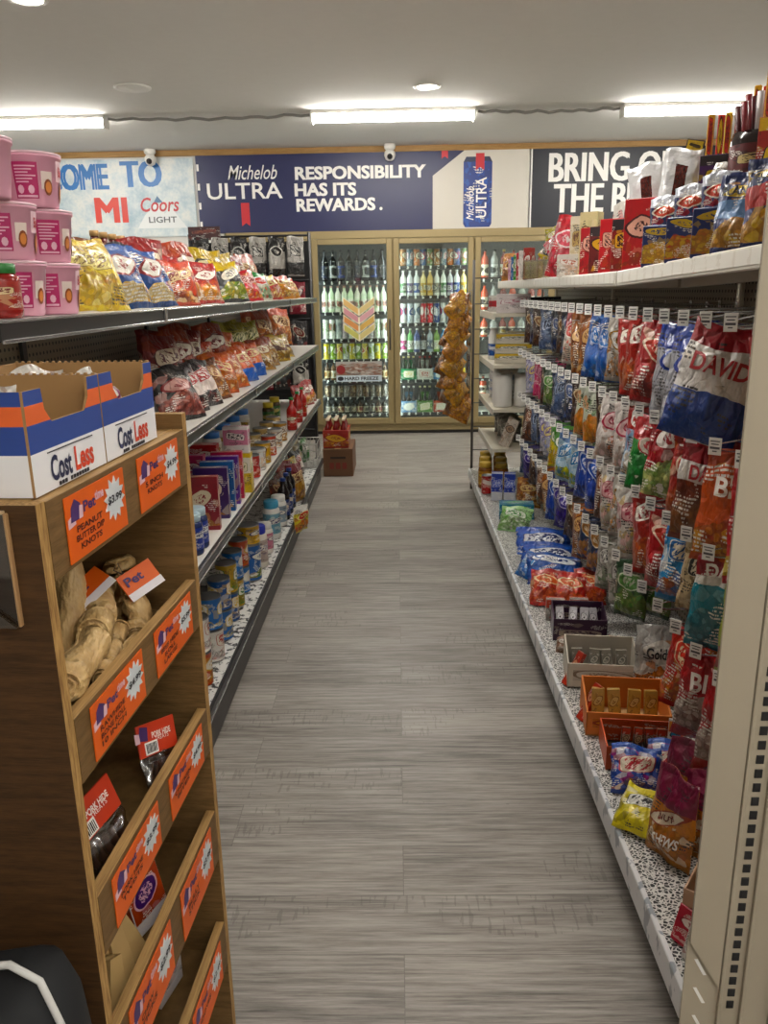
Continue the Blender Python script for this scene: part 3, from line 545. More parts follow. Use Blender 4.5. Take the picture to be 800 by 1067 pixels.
# soft packs ------------------------------------------------------
CH={ # key: (describing words, print, w, h, t)
 'yellow':('yellow snack bag',pack('d8b21e',logo='f3e6a0',word='7a5a14',food='b87a20',food2='e6c860',mark='e3c93a'),.17,.19,.06),
 'blue':('navy blue chip bag',pack('26457f',logo='e8e4da',word='8f2b2b',food='d9a94a',food2='f0dfae',top='2f559a',food_at=.28,lr=(.3,.16),lp=(.5,.6),mark='325a9c'),.165,.185,.07),
 'orange':('orange red chip bag',pack('c4401d',logo='f0d8b0',word='7d1a12',food='d98a3a',food2='8f2418',food_at=.34),.14,.15,.055),
 'red':('red chip bag',pack('b3221f',logo='f2e9df',word='8f1b1b',food='d9641f',food2='e8a33a',mark='9a1a1c'),.16,.165,.06),
 'black':('black and yellow chip bag',pack('2b2b2e',top='d9b72a',logo='efe9d8',word='2a2a2a',food='c9a93a',food2='6a8a3a',top_at=.7),.15,.19,.06),
 'pink':('red and pink snack bag',pack('c62f3a',logo='efc7c0',word='8f1b2b',food='e0b04a',food2='d4464f',food_at=.35),.14,.165,.05),
 'green':('green and white snack bag',pack('e0ddd0',top='3d8a4a',logo='cf3b2e',word='ffffff',food='2f8a5b',food2='d9d4b8',food_at=.5),.13,.16,.05),
 'firey':('red and yellow snack bag',pack('c23323',top='d9c13a',logo='f0e3a6',word='a01f18',food='e0a22a',food2='c7401f',food_at=.4),.14,.155,.055),
 'gold':('orange yellow snack bag',pack('d68a22',top='c9461f',logo='f3e2a8',word='9a2a16',food='e8b93a',food2='c96a1a',food_at=.45),.15,.16,.055),
 'darkred':('dark red chip bag',pack('8a1c1c',logo='e9d9c2',word='5e1010',food='b8452a',food2='6a1512'),.18,.21,.07),
 'redblue':('red and blue chip bag',pack('a83a1e',band='2b4f96',band_at=(.05,.3),logo='efe6d6',word='7a1a16',mark='b8502a'),.2,.22,.08),
 'tigeryellow':('big yellow and black bag',pack('d9b62a',band='26241f',band_at=(.2,.5),logo='f2e8c0',word='2b2b2b',food='d6b45a',food2='8a6a2a',food_at=.2),.22,.22,.08),
 'bigorange':('big orange snack bag',pack('c86f2c',top='b5431f',logo='e8c9a0',word='6a2a14',food='d08a44',food2='9a4a22',food_at=.55,mark='b35c26'),.2,.24,.08),
 'darkpink':('black and pink chip bag',pack('1f1b1c',logo='d9a9a2',word='8f2a2a',food='c9857a',food2='6e2a26',food_at=.5),.16,.18,.06),
 'blackwhite':('black, white and red chip bag',pack('262124',band='e4d6cf',band_at=(.3,.62),logo='b5282a',word='f0e6e0',food='9a3a32',food2='2a2222',food_at=.25),.15,.18,.055),
 'brown':('brown chip bag',pack('6b3a1e',logo='e6c79a',word='8f2b1a',food='c78a42',food2='8a4a1e',food_at=.5),.15,.175,.055),
 'cheese':('bright orange puff bag',pack('cf5a1a',logo='f2dcae',word='b52a1a',food='e08a2a',food2='c9601a',food_at=.5,mark='d8702a'),.15,.175,.06),
 'cheeseblue':('orange puff bag with blue foot',pack('d0561c',band='2a63c0',band_at=(.0,.32),logo='f2dcae',word='b52a1a',mark='dc752c'),.15,.18,.06),
 'tan':('tan and red chip bag',pack('b9925c',logo='f0e4c8',word='8f3a1e',food='d8b06a',food2='9a6a3a',top='8f3f24'),.15,.175,.055),
 'yellowbrown':('yellow and brown chip bag',pack('c8a53a',band='6b3a22',band_at=(.35,.6),logo='efe2b4',word='7a2a16',food='d9bb62',food2='a8772a'),.15,.165,.055),
 'olive':('olive yellow chip bag',pack('a9a02f',logo='e8e2b0',word='5d6a20',food='c9b850',food2='8a7f22',food_at=.6,mark='b9b040'),.2,.2,.08)}
def snack(key,loc,yaw,lean,label,group,seed):
    d,m,w_,h_,t_=CH[key]; return one(('snack',key,seed%3),lambda:bag(w_,h_,t_,m,seed%3*7+len(key)),'snack_bag',label,'snack bag',loc,(R_(lean),0,R_(90+yaw)),group)
def shelf_bags(items,x,z,rowname,group,yaw=-30,lean=-22,cnt0=1,sc=.93):
    k=cnt0
    for key,px,py in items:
        q=P(px,py,x=x); snack(key,(x+rng.uniform(-.01,.01),q.y,z+.001),yaw+rng.uniform(-9,9),lean+rng.uniform(-5,3),'%s, %s in the %s'%(CH[key][0],ORD[k],rowname),group,k).scale=(1.04,1,sc); k+=1
shelf_bags([('yellow',107,320),('blue',138,318),('blue',167,318),('orange',188,316),('red',202,315),('red',220,314),('black',246,313),('pink',264,312),('green',277,311),('firey',288,311),('gold',299,310),('gold',306,309)],-.665,TS,'front row on the left top shelf','front row of bags on the left top shelf')
def raise_bag(items,x,z,rowname,group,lean=-12,sc=1.12):
    for k,(key,px,py) in enumerate(items): 
        q=P(px,py,x=x); snack(key,(x,q.y,z),-25+rng.uniform(-8,8),lean,'%s, %s in the %s'%(CH[key][0],ORD[k+1],rowname),group,k).scale=(1.08,1,sc)
raise_bag([('brown',108,310),('blackwhite',134,309),('darkred',160,309),('red',180,308),('redblue',196,308),('tigeryellow',222,308),('tigeryellow',238,307),('darkred',250,307),('bigorange',263,306)],-.87,TS+.001,'back row on the left top shelf','back row of bags on the left top shelf')
# pink noodle cups
PINK=plain('e2a6bb',.35); PINKL=plain('f0cdd8',.3)
def cup(root):
    MB().lathe([(.043,0),(.045,.004),(.054,.083),(.057,.084),(.057,.088),(.053,.090)],PINK,26).build('cup_body',root)
    MB().lathe([(.0535,.0895),(.0575,.0885),(.0575,.092),(.05,.0935)],PINKL,26).build('foil_lid',root)
    def wrap(u,v,off=.0006): # u angle, v height
        r=.045+(.054-.045)*(v-.004)/.079+off; return (r*math.cos(u),r*math.sin(u),v)
    pm_=plain('b31d63',.4); lt=plain('e6b9cb',.4)
    def patch(mb,u0,u1,v0,v1,m,off):
        n=8; vs=[wrap(u0+(u1-u0)*i/n,v,off) for v in (v0,v1) for i in range(n+1)]; mb.add(vs,[(i,i+1,n+2+i,n+1+i) for i in range(n)],m,None,True)
    mb=MB(); patch(mb,-.55,.25,.014,.074,pm_,.0008)
    for k in range(6): patch(mb,-.48,.18-.12*(k%3),.066-.0052*k,.0682-.0052*k,lt,.0014)
    patch(mb,-.5,.2,.016,.0195,lt,.0014)
    for s in (0,1): # little bowl and garnish pictograms
        mb.add([wrap(-.35+.35*s+.11*math.cos(a*.785),.029+.0075*math.sin(a*.785),.0014) for a in range(8)],[tuple(range(8))],lt)
    mb.build('info_panel',root)
    mb=MB(); patch(mb,.36,.78,.03,.06,plain('e7d7cf',.4),.0007); mb.add([wrap(.62+.17*math.cos(a*.524),.034+.014*math.sin(a*.524),.0012) for a in range(12)],[tuple(range(12))],plain('8f4a2a',.4)); mb.add([wrap(.62+.12*math.cos(a*.524),.034+.0095*math.sin(a*.524),.0017) for a in range(12)],[tuple(range(12))],plain('d8853f',.4)); mb.build('bowl_picture',root)
    mb=MB(); mb.text('Buldak',(1.0+.55,.062),None,None,.017,plain('b3202c',.4),w=.62,bold=.03,fn=lambda u,v:wrap(u-.1,v,.0016)); patch(mb,1.0,1.9,.045,.08,PINKL,.0006)
    mb.add([wrap(1.45+.25*math.cos(a*.524),.028+.019*math.sin(a*.524),.0012) for a in range(12)],[tuple(range(12))],plain('8f4a2a',.4)); mb.add([wrap(1.45+.19*math.cos(a*.524),.028+.014*math.sin(a*.524),.0017) for a in range(12)],[tuple(range(12))],plain('d8853f',.4)); mb.build('front_print',root)
CY=(( -.675,1.455),(-.665,1.585))
for lv,(ys,nm) in enumerate((((0,0),'bottom'),((-.012,-.01),'middle'),((-.075,-.035),'top'))):
    for k in (0,1):
        x,y=CY[k]; y+=ys[k]; rot=R_(-52+(-14 if (lv+k)%2 else 6)) if not (lv==2 and k==0) else R_(-150)
        proto('cup',cup,'noodle_cup','pink noodle cup, %s of the %s stack'%(nm,('nearer','farther')[k]),'noodle cup',(x,y,TS+.001+lv*.094),(0,0,rot),'pink noodle cups')
for lv in range(2):
    proto('cup',cup,'noodle_cup','pink noodle cup behind the nearer stack, %s'%('bottom' if lv==0 else 'topmost'),'noodle cup',(-.80,1.47,TS+.001+lv*.094),(0,0,R_(-60)),'pink noodle cups')
q=P(3,335,x=-.65); proto(('jar','rj'),jar_parts(.032,.085,plain('8f1d18',.2),pack('a32a20',logo='e8d8b0',word='7a1a14',bump=0),plain('2f7d3a',.4)),'sauce_jar','red sauce jar with green lid at the left picture edge','jar',(-.64,1.325,TS+.001))
for k in range(5):
    q=P(104+9*k,300,x=-1.03); proto(('bot','gold'),bottle_parts(.026,.25,plain('5a1c14',.2),pack('c9a24a',logo='efe2c0',word='7a2318',bump=0),plain('b9935a',.4),.5,.7),'sauce_bottle','dark red sauce bottle with tan cap, %s of five at the back'%ORD[k+1],'bottle',(-1.03,q.y,TS+.001),(0,0,0),'sauce bottles behind the bags')
q=P(149,300,x=-1.0); one('salt',lambda:can(.04,.245,pack('e3e4e6',band='27479a',band_at=(.2,.75),logo='27479a',bump=0)),'salt_canister','white and blue canister behind the red bags','canister',(-1.0,q.y,TS+.001))
# second shelf
shelf_bags([('darkpink',190,428),('blackwhite',203,420),('blackwhite',214,412),('brown',225,406),('cheese',236,401),('cheese',246,396),('cheeseblue',257,391),('cheeseblue',267,385),('tan',277,379),('tan',284,373),('yellowbrown',292,366),('yellowbrown',299,361)],-.66,S2,'front row on the left second shelf','front row of bags on the left second shelf')
raise_bag([('darkred',178,400),('redblue',190,396),('darkred',204,392),('orange',216,388),('redblue',226,384),('cheese',237,380),('olive',248,377),('olive',262,374),('bigorange',279,371),('bigorange',296,366)],-.85,S2+.001,'back row on the left second shelf','back row of bags on the left second shelf')
raise_bag([('darkred',170,385),('redblue',193,383),('olive',242,370),('bigorange',268,366)],-1.0,S2+.001,'rear row on the left second shelf','rear bags on the left second shelf')
# third shelf: jars, boxes, cans
def at3(px,py,z=S3): return P(px,py,z=z)
def put_can(px,py,z,r,h,m,label,group=None,key=None,dz=0.):
    q=P(px,py,z=z); return one(('can',key or m.name,r,h),lambda:can(r,h,m),'food_can',label,'can',(min(q.x,LX-.02-r),q.y,z+.001+dz),(0,0,rng.uniform(0,6)),group)
def put_jar(px,py,z,r,h,body,lab,lid,label,group=None,key=None):
    q=P(px,py,z=z); return proto(('jar',key,r,h),jar_parts(r,h,body,lab,lid),'food_jar',label,'jar',(min(q.x,LX-.02-r),q.y,z+.001),(0,0,rng.uniform(0,6)),group)
BLUEG=plain('3d4a6a',.2)
for k,(px,py) in enumerate(((211,588),(219,577),(213,570))):
    put_jar(px,py,S3,.036,.13,plain('2a3560',.15),pack('2b3f8f',logo='e6e6e2',word='22305e',bump=0),plain('a9c0c8',.35),'blue jar with pale lid by the wooden rack, %s from the near end'%ORD[k+1],'blue jars on the left third shelf','bj')
for k,(px,py,c,n) in enumerate(((229,553,'8f1626','dark red'),(239,541,'3e2b5f','purple'),(245,533,'2e5f9c','blue'),(250,526,'5d3a86','violet'),(254,520,'b03a52','rose'))):
    q=at3(px,py); one(('box3',c),lambda:carton(.12,.034,.185,pack(c,logo='e9dcc2',word=c,food='d9b98a',food2='b5763f',food_at=.22,bump=0,lp=(.5,.6),lr=(.32,.16))),'mix_box','%s upright food box in the row beside the blue jars'%n,'box',(q.x-.06,q.y+.02,S3+.001),(0,0,R_(4)),'food boxes on the left third shelf')
q=at3(264,512); one('yb',lambda:carton(.11,.05,.16,pack('d2b43a',logo='e9e3c8',word='4a6a2a',band='e6e2d6',band_at=(.5,.9),bump=0)),'mix_box','yellow and white upright box beyond the rose box','box',(q.x-.055,q.y,S3+.001)); yb=q
one('pinkb',lambda:carton(.10,.045,.105,pack('e0dcd8',band='c98aa0',band_at=(.3,.9),logo='e9e3de',word='3a3438',bump=0)),'mix_box','white and pink box standing on the yellow box','box',(yb.x-.055,yb.y,S3+.1625))
put_can(238,505,S3,.062,.11,plain('232325',.4),'wide black tub behind the food boxes','',key='tub',dz=0)
q=at3(247,480); one('redbox',lambda:carton(.12,.06,.12,pack('b8242a',logo='efe5d8',word='8f1a1e',bump=0)),'mix_box','red square box behind the white and pink box','box',(-.88,3.55,S3+.001))
one('pinkbag',lambda:carton(.1,.05,.13,pack('c05a78',logo='efdfe2',word='7a2340',bump=0)),'mix_box','pink box at the back of the third shelf','box',(-.86,3.25,S3+.001))
cans3=[(272,506,'2f5f9f','blue and white'),(278,497,'b52f2a','red'),(282,489,'d8d8d4','white'),(287,482,'c9a04a','tan'),(291,474,'b8402e','rust'),(296,466,'cfcac0','pale'),(301,459,'a87d3c','gold')]
for k,(px,py,c,n) in enumerate(cans3): put_can(px,py,S3,.038,.1,pack(c,logo='e9e4d8',word='5b2a20',food='c98a3a',food2=c,food_at=.35,bump=0,lr=(.3,.2)),'%s food can, %s from near in the third shelf can row'%(n,ORD[k+1]),'cans on the left third shelf')
for k,(px,py) in enumerate(((272,470),(280,463),(287,456),(293,450))): 
    q=P(px,py,z=S3); put_can(px-8,py,S3,.042,.09,pack('b9a070',logo='efe6cf',word='7a4a20',bump=0),'squat tan can behind the can row, %s from near'%ORD[k+1],'squat tan cans behind the can row')
for k,y in enumerate((3.7,3.95,4.2,4.45)):
    proto(('jar','blid'),jar_parts(.045,.15,plain('c8c6bf',.25),pack('d6d3ca',logo='b59a5a',word='5b4a2a',bump=0),plain('2f6cb3',.4)),'food_jar','pale jar with bright blue lid, %s of the back row'%ORD[k+1],'jar',(-.88,y,S3+.001),(0,0,k),'blue lidded jars at the back')
for k,y in enumerate((4.65,4.9)):
    proto(('jar','ylid'),jar_parts(.035,.16,plain('4a3a20',.25),pack('3f6a3a',logo='d9c88a',bump=0),plain('c9b02a',.4)),'food_jar','dark jar with yellow lid at the far third shelf, %s'%('nearer one' if k==0 else 'farther one'),'jar',(-.76,y,S3+.001))
for k,(px,py) in enumerate(((308,448),(314,440),(318,434))):
    q=P(px,py,z=S3); proto(('bot','rg'),bottle_parts(.03,.19,plain('a3221c',.2),pack('b32a22',logo='e8e2cf',word='2a6a2a',bump=0),plain('2f8a3f',.4),.35,.6),'sauce_bottle','red sauce bottle with green cap, %s from near'%ORD[k+1],'bottle',(min(q.x,-.62),q.y,S3+.001),(0,0,k),'red sauce bottles on the third shelf')
for k,(y,x) in enumerate(((5.5,-.66),(5.68,-.64),(5.84,-.64))):
    snack('red',(x,y,S3+.001),-25,-14,'red pouch at the far end of the left third shelf, %s'%ORD[k+1],'red pouches on the third shelf',k)
for k in range(6):
    one('packet',lambda:carton(.09,.006,.12,pack('c9c3d6',top='7a6a9a',logo='eeeaf2',word='4a3f6a',bump=0)),'seasoning_packet','pale violet seasoning packet in the fan beside the rack, %s from near'%ORD[k+1],'packet',(-.80,2.28+k*.045,S3+.001),(R_(-14),0,R_(30)),'fan of seasoning packets')
for k in range(5):
    one('sachet',lambda:carton(.08,.05,.16,pack('20261f',top='3c6b3a',logo='8f2a24',word='d9c9a0',bump=0)),'mix_box','dark box at the back behind the seasoning packets, %s from near'%ORD[k+1],'box',(-.98,2.25+.14*k,S3+.001),(0,0,0),'dark boxes behind the packets')
# deck: stacked cans, jars, bottles
cd=[('b5482a','c9a03a','red'),('e4e2dc','b33a2e','white'),('3f6fae','c9b04a','blue'),('2f5590','e6c04a','dark blue'),('b8963e','3f7a4a','yellow'),('4476b5','e9e4d4','light blue')]
cols_=[(214,712),(224,686),(232,664),(239,645),(245,630),(251,616)]
for k,(px,py) in enumerate(cols_):
    q=P(px,py,z=DK); q.x=min(q.x,-.66)
    for lv in range(2):
        c=cd[(k+lv)%6]; one(('dcan',c),lambda:can(.042,.118,pack(c[0],logo='ece7da',word=c[1],food=c[1],food2=c[0],food_at=.35,bump=0,lr=(.34,.2)),plain('6f6f70',.35,.7)),'food_can','%s label food can, %s layer, stack %s from near'%(c[2],('lower','upper')[lv],ORD[k+1]),'can',(q.x,q.y,DK+.001+lv*.119),(0,0,R_(100+20*lv)),'stacked cans on the bottom deck')
    if k<4:
        one(('dcan','back'),lambda:can(.042,.118,pack('5d6a7a',logo='d8d4c8',bump=0),plain('6f6f70',.35,.7)),'food_can','grey blue can behind stack %s from near'%ORD[k+1],'can',(q.x-.11,q.y+.02,DK+.001),(0,0,0),'cans behind the stacks')
q=P(258,603,z=DK); one('tallblue',lambda:can(.05,.17,pack('2f62a3',logo='e9e7dd',word='26457f',food='d9a93a',food2='3f7a4a',food_at=.3,bump=0)),'food_can','tall blue tin beyond the stacked cans','can',(-.67,q.y,DK+.001),(0,0,R_(90)))
one('tallblue2',lambda:can(.05,.085,pack('caa24a',logo='e9e7dd',word='26457f',bump=0)),'food_can','gold can standing on the tall blue tin','can',(-.67,q.y,DK+.172),(0,0,R_(90)))
for k,(px,py,body,lab,lid,n,r,h) in enumerate(((270,590,'d9d2c4','b9a9a0','2a37a8','white jar with deep blue lid',.045,.2),(277,575,'e0ddd5','c98a9a','d8d5cd','pale jar with white lid',.04,.15),(284,560,'d8d6cf','7fa8b8','4aa3c9','pale jar with sky blue lid',.045,.2),(291,547,'dcdad2','8a9aa5','e4e2dc','white tub with white lid',.045,.17))):
    put_jar(px,py,DK,r,h,plain(body,.3),pack(lab,logo='ece8de',word='4a3a6a',bump=0),plain(lid,.35),n+' on the left bottom deck',None,n)
q=P(297,541,z=DK)
for k in range(3):
    proto(('bot','dk'),bottle_parts(.034,.24,plain('1d1618',.15),pack('2a3f7a',logo='d8cdb8',bump=0),plain('23408f',.4),.38,.66),'sauce_bottle','dark bottle with blue cap on the bottom deck, %s from near'%ORD[k+1],'bottle',(-.65,q.y+.13*k,DK+.001),(0,0,k),'dark bottles on the bottom deck')
q=P(305,525,z=DK); one('tanbag',lambda:bag(.16,.24,.07,pack('b98d52',top='7a1f2b',logo='e0c79a',word='6a2a1a',top_at=.66),5),'flour_bag','tan bag with maroon top on the bottom deck','bag',(-.62,q.y+.05,DK+.001),(R_(-8),0,R_(60)))
q=P(312,522,x=LX+.03); one('candy',lambda:bag(.13,.15,.045,pack('d9c93a',top='e6e4de',logo='c9302a',word='f0e2a0',food='c9402a',food2='e0a02a',food_at=.5,top_at=.74),9,hang=True),'candy_bag','red and yellow candy bag with clear top hanging at the deck edge','candy bag',(LX+.035,q.y,.262),(0,0,R_(65)))
def basket(root):
    mb=MB(); W,D,H=.30,.30,.17; g=plain('c9c7c2',.35,.4)
    for z in (0,.06,.12,H): mb.tube([(-W/2,-D/2,z+.003),(W/2,-D/2,z+.003),(W/2,D/2,z+.003),(-W/2,D/2,z+.003),(-W/2,-D/2,z+.003)],.004 if z in (0,H) else .0025,g,5)
    for k in range(13):
        t=-W/2+W*k/12
        for a,b in (((t,-D/2),(t,D/2)),): mb.tube([(a[0],a[1],H),(a[0],a[1],.002),(b[0],b[1],.002),(b[0],b[1],H)],.002,g,4)
        t=-D/2+D*k/12; mb.tube([(-W/2,t,H),(-W/2,t,.004),(W/2,t,.004),(W/2,t,H)],.002,g,4)
    mb.build('wire_mesh',root); MB().box((W/2+.003,0,.15),(.003,.12,.05),plain('3f3f42',.4)).build('label_plate',root)
proto('basket',basket,'wire_basket','pale wire basket at the far end of the bottom deck','basket',(-.745,5.84,DK+.003))
for k in range(3): one(('bk',k),lambda:bag(.12,.18,.05,pack(('cfcdc8','d8c9b0','5d8a5a')[k],logo='efece2',word='4a4a4a'),k),'snack_bag','%s pouch standing in the wire basket'%('white','tan','green')[k],'snack bag',(-.80+.05*k,5.77+.06*k,DK+.009),(R_(-6),0,R_(70)))
for k in range(6): snack(('brown','tan','darkred','green','yellowbrown','blackwhite')[k],(-.70,4.6+.17*k,DK+.001),-25,-14,'%s on the far bottom deck, %s before the wire basket'%(CH[('brown','tan','darkred','green','yellowbrown','blackwhite')[k]][0],ORD[6-k]),'bags on the far bottom deck',k)
# cardboard box and bottle pack at the end of the aisle side
def cbox(root):
    mb=MB().box((0,0,.11),(.235,.44,.22),plain('6a4930',.8),.003)
    for k in range(3): mb.box((-.05+.05*k,-.2206,.085),(.034,.001,.05),plain('7d2f24',.8),0)
    mb.box((0,-.2206,.15),(.12,.001,.018),plain('2f241d',.8),0); mb.build('carton',root); MB().box((0,0,.2212),(.05,.44,.0012),plain('b08a5a',.4)).build('tape',root)
proto('cbox',cbox,'cardboard_box','brown cardboard box on the floor at the end of the left shelves','box',(-.475,6.36,0))
def bpack(root):
    MB().box((0,0,.07),(.20,.26,.14),pack('a3261f',logo='d9a83a',word='8f1a1a',food='c9872a',food2='a3261f',food_at=.45,bump=0,lp=(.5,.55),lr=(.4,.2)),.003).build('carrier',root)
    for i in range(3):
        for j in range(4): MB().lathe([(.026,.138),(.024,.16),(.013,.19),(.0125,.21),(.0145,.211),(.0145,.225)],[plain('7a1c1a',.2)]*3+[plain('c9b8a0',.35)]*2,10,Matrix.Translation(((i-1)*.062,(j-1.5)*.062,0))).build('bottle',root)
proto('bpack',bpack,'bottle_pack','red pack of bottles on top of the brown cardboard box','bottle pack',(-.49,6.30,.2225))
# black wire rack with pouches beyond the shelves
def rack(root):
    mb=MB()
    for x in (-.47,.47):
        for y in (-.03,.03): mb.tube([(x,y,0),(x,y,1.86)],.011,M['black'],6)
    for z in (.3,.6,.9,1.2,1.5,1.84): mb.tube([(-.47,0,z),(.47,0,z)],.009,M['black'],5)
    mb.build('frame',root); MB().box((0,.05,1.0),(.92,.006,1.6),plain('232325',.5)).build('back_panel',root)
    MB().box((-.345,-.045,1.865),(.25,.012,.10),pack('4a1518',logo='6e2226',word='a86a5a',bump=0)).build('header_sign',root)
    for x in (-.45,.45): MB().box((x,0,.012),(.05,.36,.024),M['black'],.003).build('foot',root)
rk=proto('rack',rack,'display_rack','black wire display rack of pouches before the cooler','rack',(-1.155,6.62,0))
pk=0
for r_,z in enumerate((1.83,1.49,1.19,.89)):
    for c in range(6):
        x=-1.53+.148*c; kx=(r_*4+c)
        st=[pack('1c1b1d',band='bdbab4',band_at=(.2,.62),logo='2a2a2c',word='d8d6d0',food='4a3326',food2='1c1b1d',food_at=.2,rough=.25),pack('b5b2ad',band='1f1e20',band_at=(.05,.35),logo='2b2b2d',word='e0ded8',rough=.25),pack('8f2a3a',logo='e0d4cf',word='2a1a1c'),pack('262629',logo='7a2a24',word='d9d2c4')][(c+r_)%2 if r_<1 else (c+r_)%4]
        one(('rkp',st.name,r_<1),lambda:bag(.13,.3 if r_<1 else .25,.04,st,3,hang=True),'jerky_pouch','dark pouch hanging on the black rack, row %s from top, %s from left'%(ORD[r_+1],ORD[c+1]),'pouch',(x,6.565,z),(0,0,rng.uniform(-.2,.2)),'pouches on the black rack')
# ------------------------------------------------------------------ wooden rawhide rack at the near left
A_=R_(3.387); BP=Vector((-.3432,.740,0)); BL,BD=.424,.27
def bl(x,y,z): return Vector((BP.x+y*math.sin(A_)+x*math.cos(A_),BP.y+y*math.cos(A_)-x*math.sin(A_),z))
PLY,PLYSH,EDGE=M['ply'],M['plyshade'],ply_edge(); EDGB=wood('plywood_layers','b8935c','7a5a32',(46,1.5,5))
ORG=plain('e2600c',.45); PUR=plain('4a2f6a',.45); BRN=plain('5a1f14',.5); LILA=plain('e0b9c4',.45); STARM=plain('d3d9dc',.4)
tiers=[(1.2095,1.127),(.974,.896),(.751,.672),(.558,.463),(.330,.24)]
bn=thing('wooden_bin_rack','plywood bin rack with orange price signs in the left foreground','rack',BP,(0,0,-A_))
MB().box((-BD/2-.008,BL/2,1.2045),(BD-.016,BL-.002,.011),EDGB,.0008).build('top_board',bn)
def side(y0,y1,top,mat): 
    mb=MB().poly([(-BD,0),(0,0),(0,top),(-BD,top)],(0,y1,0),(1,0,0),(0,0,1),y1-y0,mat,EDGE); return mb.build('side_panel',bn)
side(-.017,0,1.2105,PLYSH); side(BL,BL+.017,1.232,PLY)
MB().box((-BD+.006,BL/2,.62),(.011,BL-.002,1.18),PLYSH,.0005).build('back_panel',bn)
starp=[((1 if k%2 else .68)*math.cos(PI/12*k+.13)*.5,(1 if k%2 else .68)*math.sin(PI/12*k+.13)*.5) for k in range(24)]
def price_sign(y0,y1,zt,zb,lines,price,x=.0015):
    mb=MB(); W=y1-y0; H=zt-zb; o=(x,y0,zb)
    mb.poly([(0,0),(W,0),(W,H),(0,H)],o,(0,1,0),(0,0,1),.0012,ORG); xx=x+.0018
    def tx(t,u,v,h,m,w=None): mb.text(t,(xx,y0+u*W,zb+v*H),(0,1,0),(0,0,1),h*H,m,w=w*W if w else None,bold=.03)
    mb.poly([(.02*W,.52*H),(.13*W,.55*H),(.12*W,.72*H),(.02*W,.66*H)],(xx-.0008,y0,zb),(0,1,0),(0,0,1),.0006,LILA); mb.poly([(.06*W,.60*H),(.2*W,.60*H),(.22*W,.82*H),(.14*W,.92*H),(.08*W,.82*H)],(xx-.0006,y0,zb),(0,1,0),(0,0,1),.0006,PUR)
    mb.poly([(.18*W,.6*H),(.24*W,.6*H),(.25*W,.78*H),(.2*W,.8*H)],(xx-.0004,y0,zb),(0,1,0),(0,0,1),.0006,LILA)
    tx('Pet',.36,.74,.17,PUR,.2); tx('time',.53,.80,.15,LILA,.15)
    for k,l in enumerate(lines): tx(l,.34,.46-.14*k,.10,BRN,min(.46,.07*len(l)))
    mb.poly([(.79*W+a*.38*W,.58*H+b*.74*H) for a,b in starp],(xx-.0008,y0,zb),(0,1,0),(0,0,1),.001,STARM); mb.text(price,(xx+.0006,y0+.79*W,zb+.58*H),(0,1,0),(0,0,1),.15*H,M['ink'],w=.26*W,bold=.03,shear=.1)
    return mb
sgn=[((['PEANUT','BUTTER DIP','KNOTS'],'$3.99'),(['5 INCH','KNOTS'],'$4.99')),((['RAWHIDE','BONE ROLL','10 INCH'],'$4.99'),(['BEEF HIDE','ROLL','LARGE'],'$5.99')),((['PORK HIDE','TWISTS'],'$3.99'),(['CHICKEN','BITES'],'$4.99')),((['CHEW','STICKS'],'$2.99'),(['BULLY','STICK'],'$3.99')),((['PIG EARS'],'$1.99'),(['HOOVES'],'$2.49'))]
for k,(zt,zb) in enumerate(tiers):
    fb=MB().box((-.0075,BL/2,(zt+zb)/2),(.015,BL-.002,zt-zb),EDGB,.0008); fb.poly([(.001,0),(BL-.001,0),(BL-.001,zt-zb-.001),(.001,zt-zb-.001)],(0,0,zb+.0005),(0,1,0),(0,0,1),.0006,PLY); fb.build('front_board',bn)
    MB().box((-BD/2-.002,BL/2,zb+.02),(BD-.026,BL-.002,.012),PLY,.0005,Matrix.Translation((0,0,0))).build('shelf_board',bn)
    hh=zt-zb
    for (y0,y1),(ln,pr) in zip(((.034,.186),(.232,.386)),sgn[k]): price_sign(y0,y1,zt-.006,zb+.006,ln,pr).build('price_sign',bn)
def acr(root=None):
    mb=MB(); mb.box((-.135,-.0195,1.146),(.21,.003,.115),glass('cbb8a0',.80),.001); mb.poly([(-.24,1.088),(-.030,1.088),(-.055,1.108),(-.24,1.108)],(0,-.022,0),(1,0,0),(0,0,1),.004,glass('d8c8b0',.7)); mb.box((-.0285,-.021,1.146),(.003,.006,.115),plain('a8835a',.3),.001); mb.box((-.135,-.021,1.2045),(.21,.006,.003),plain('c9b08a',.3),.001)  # pale strips along right and top paint the acrylic's edge highlights
    return mb
acr().build('sign_holder',bn)
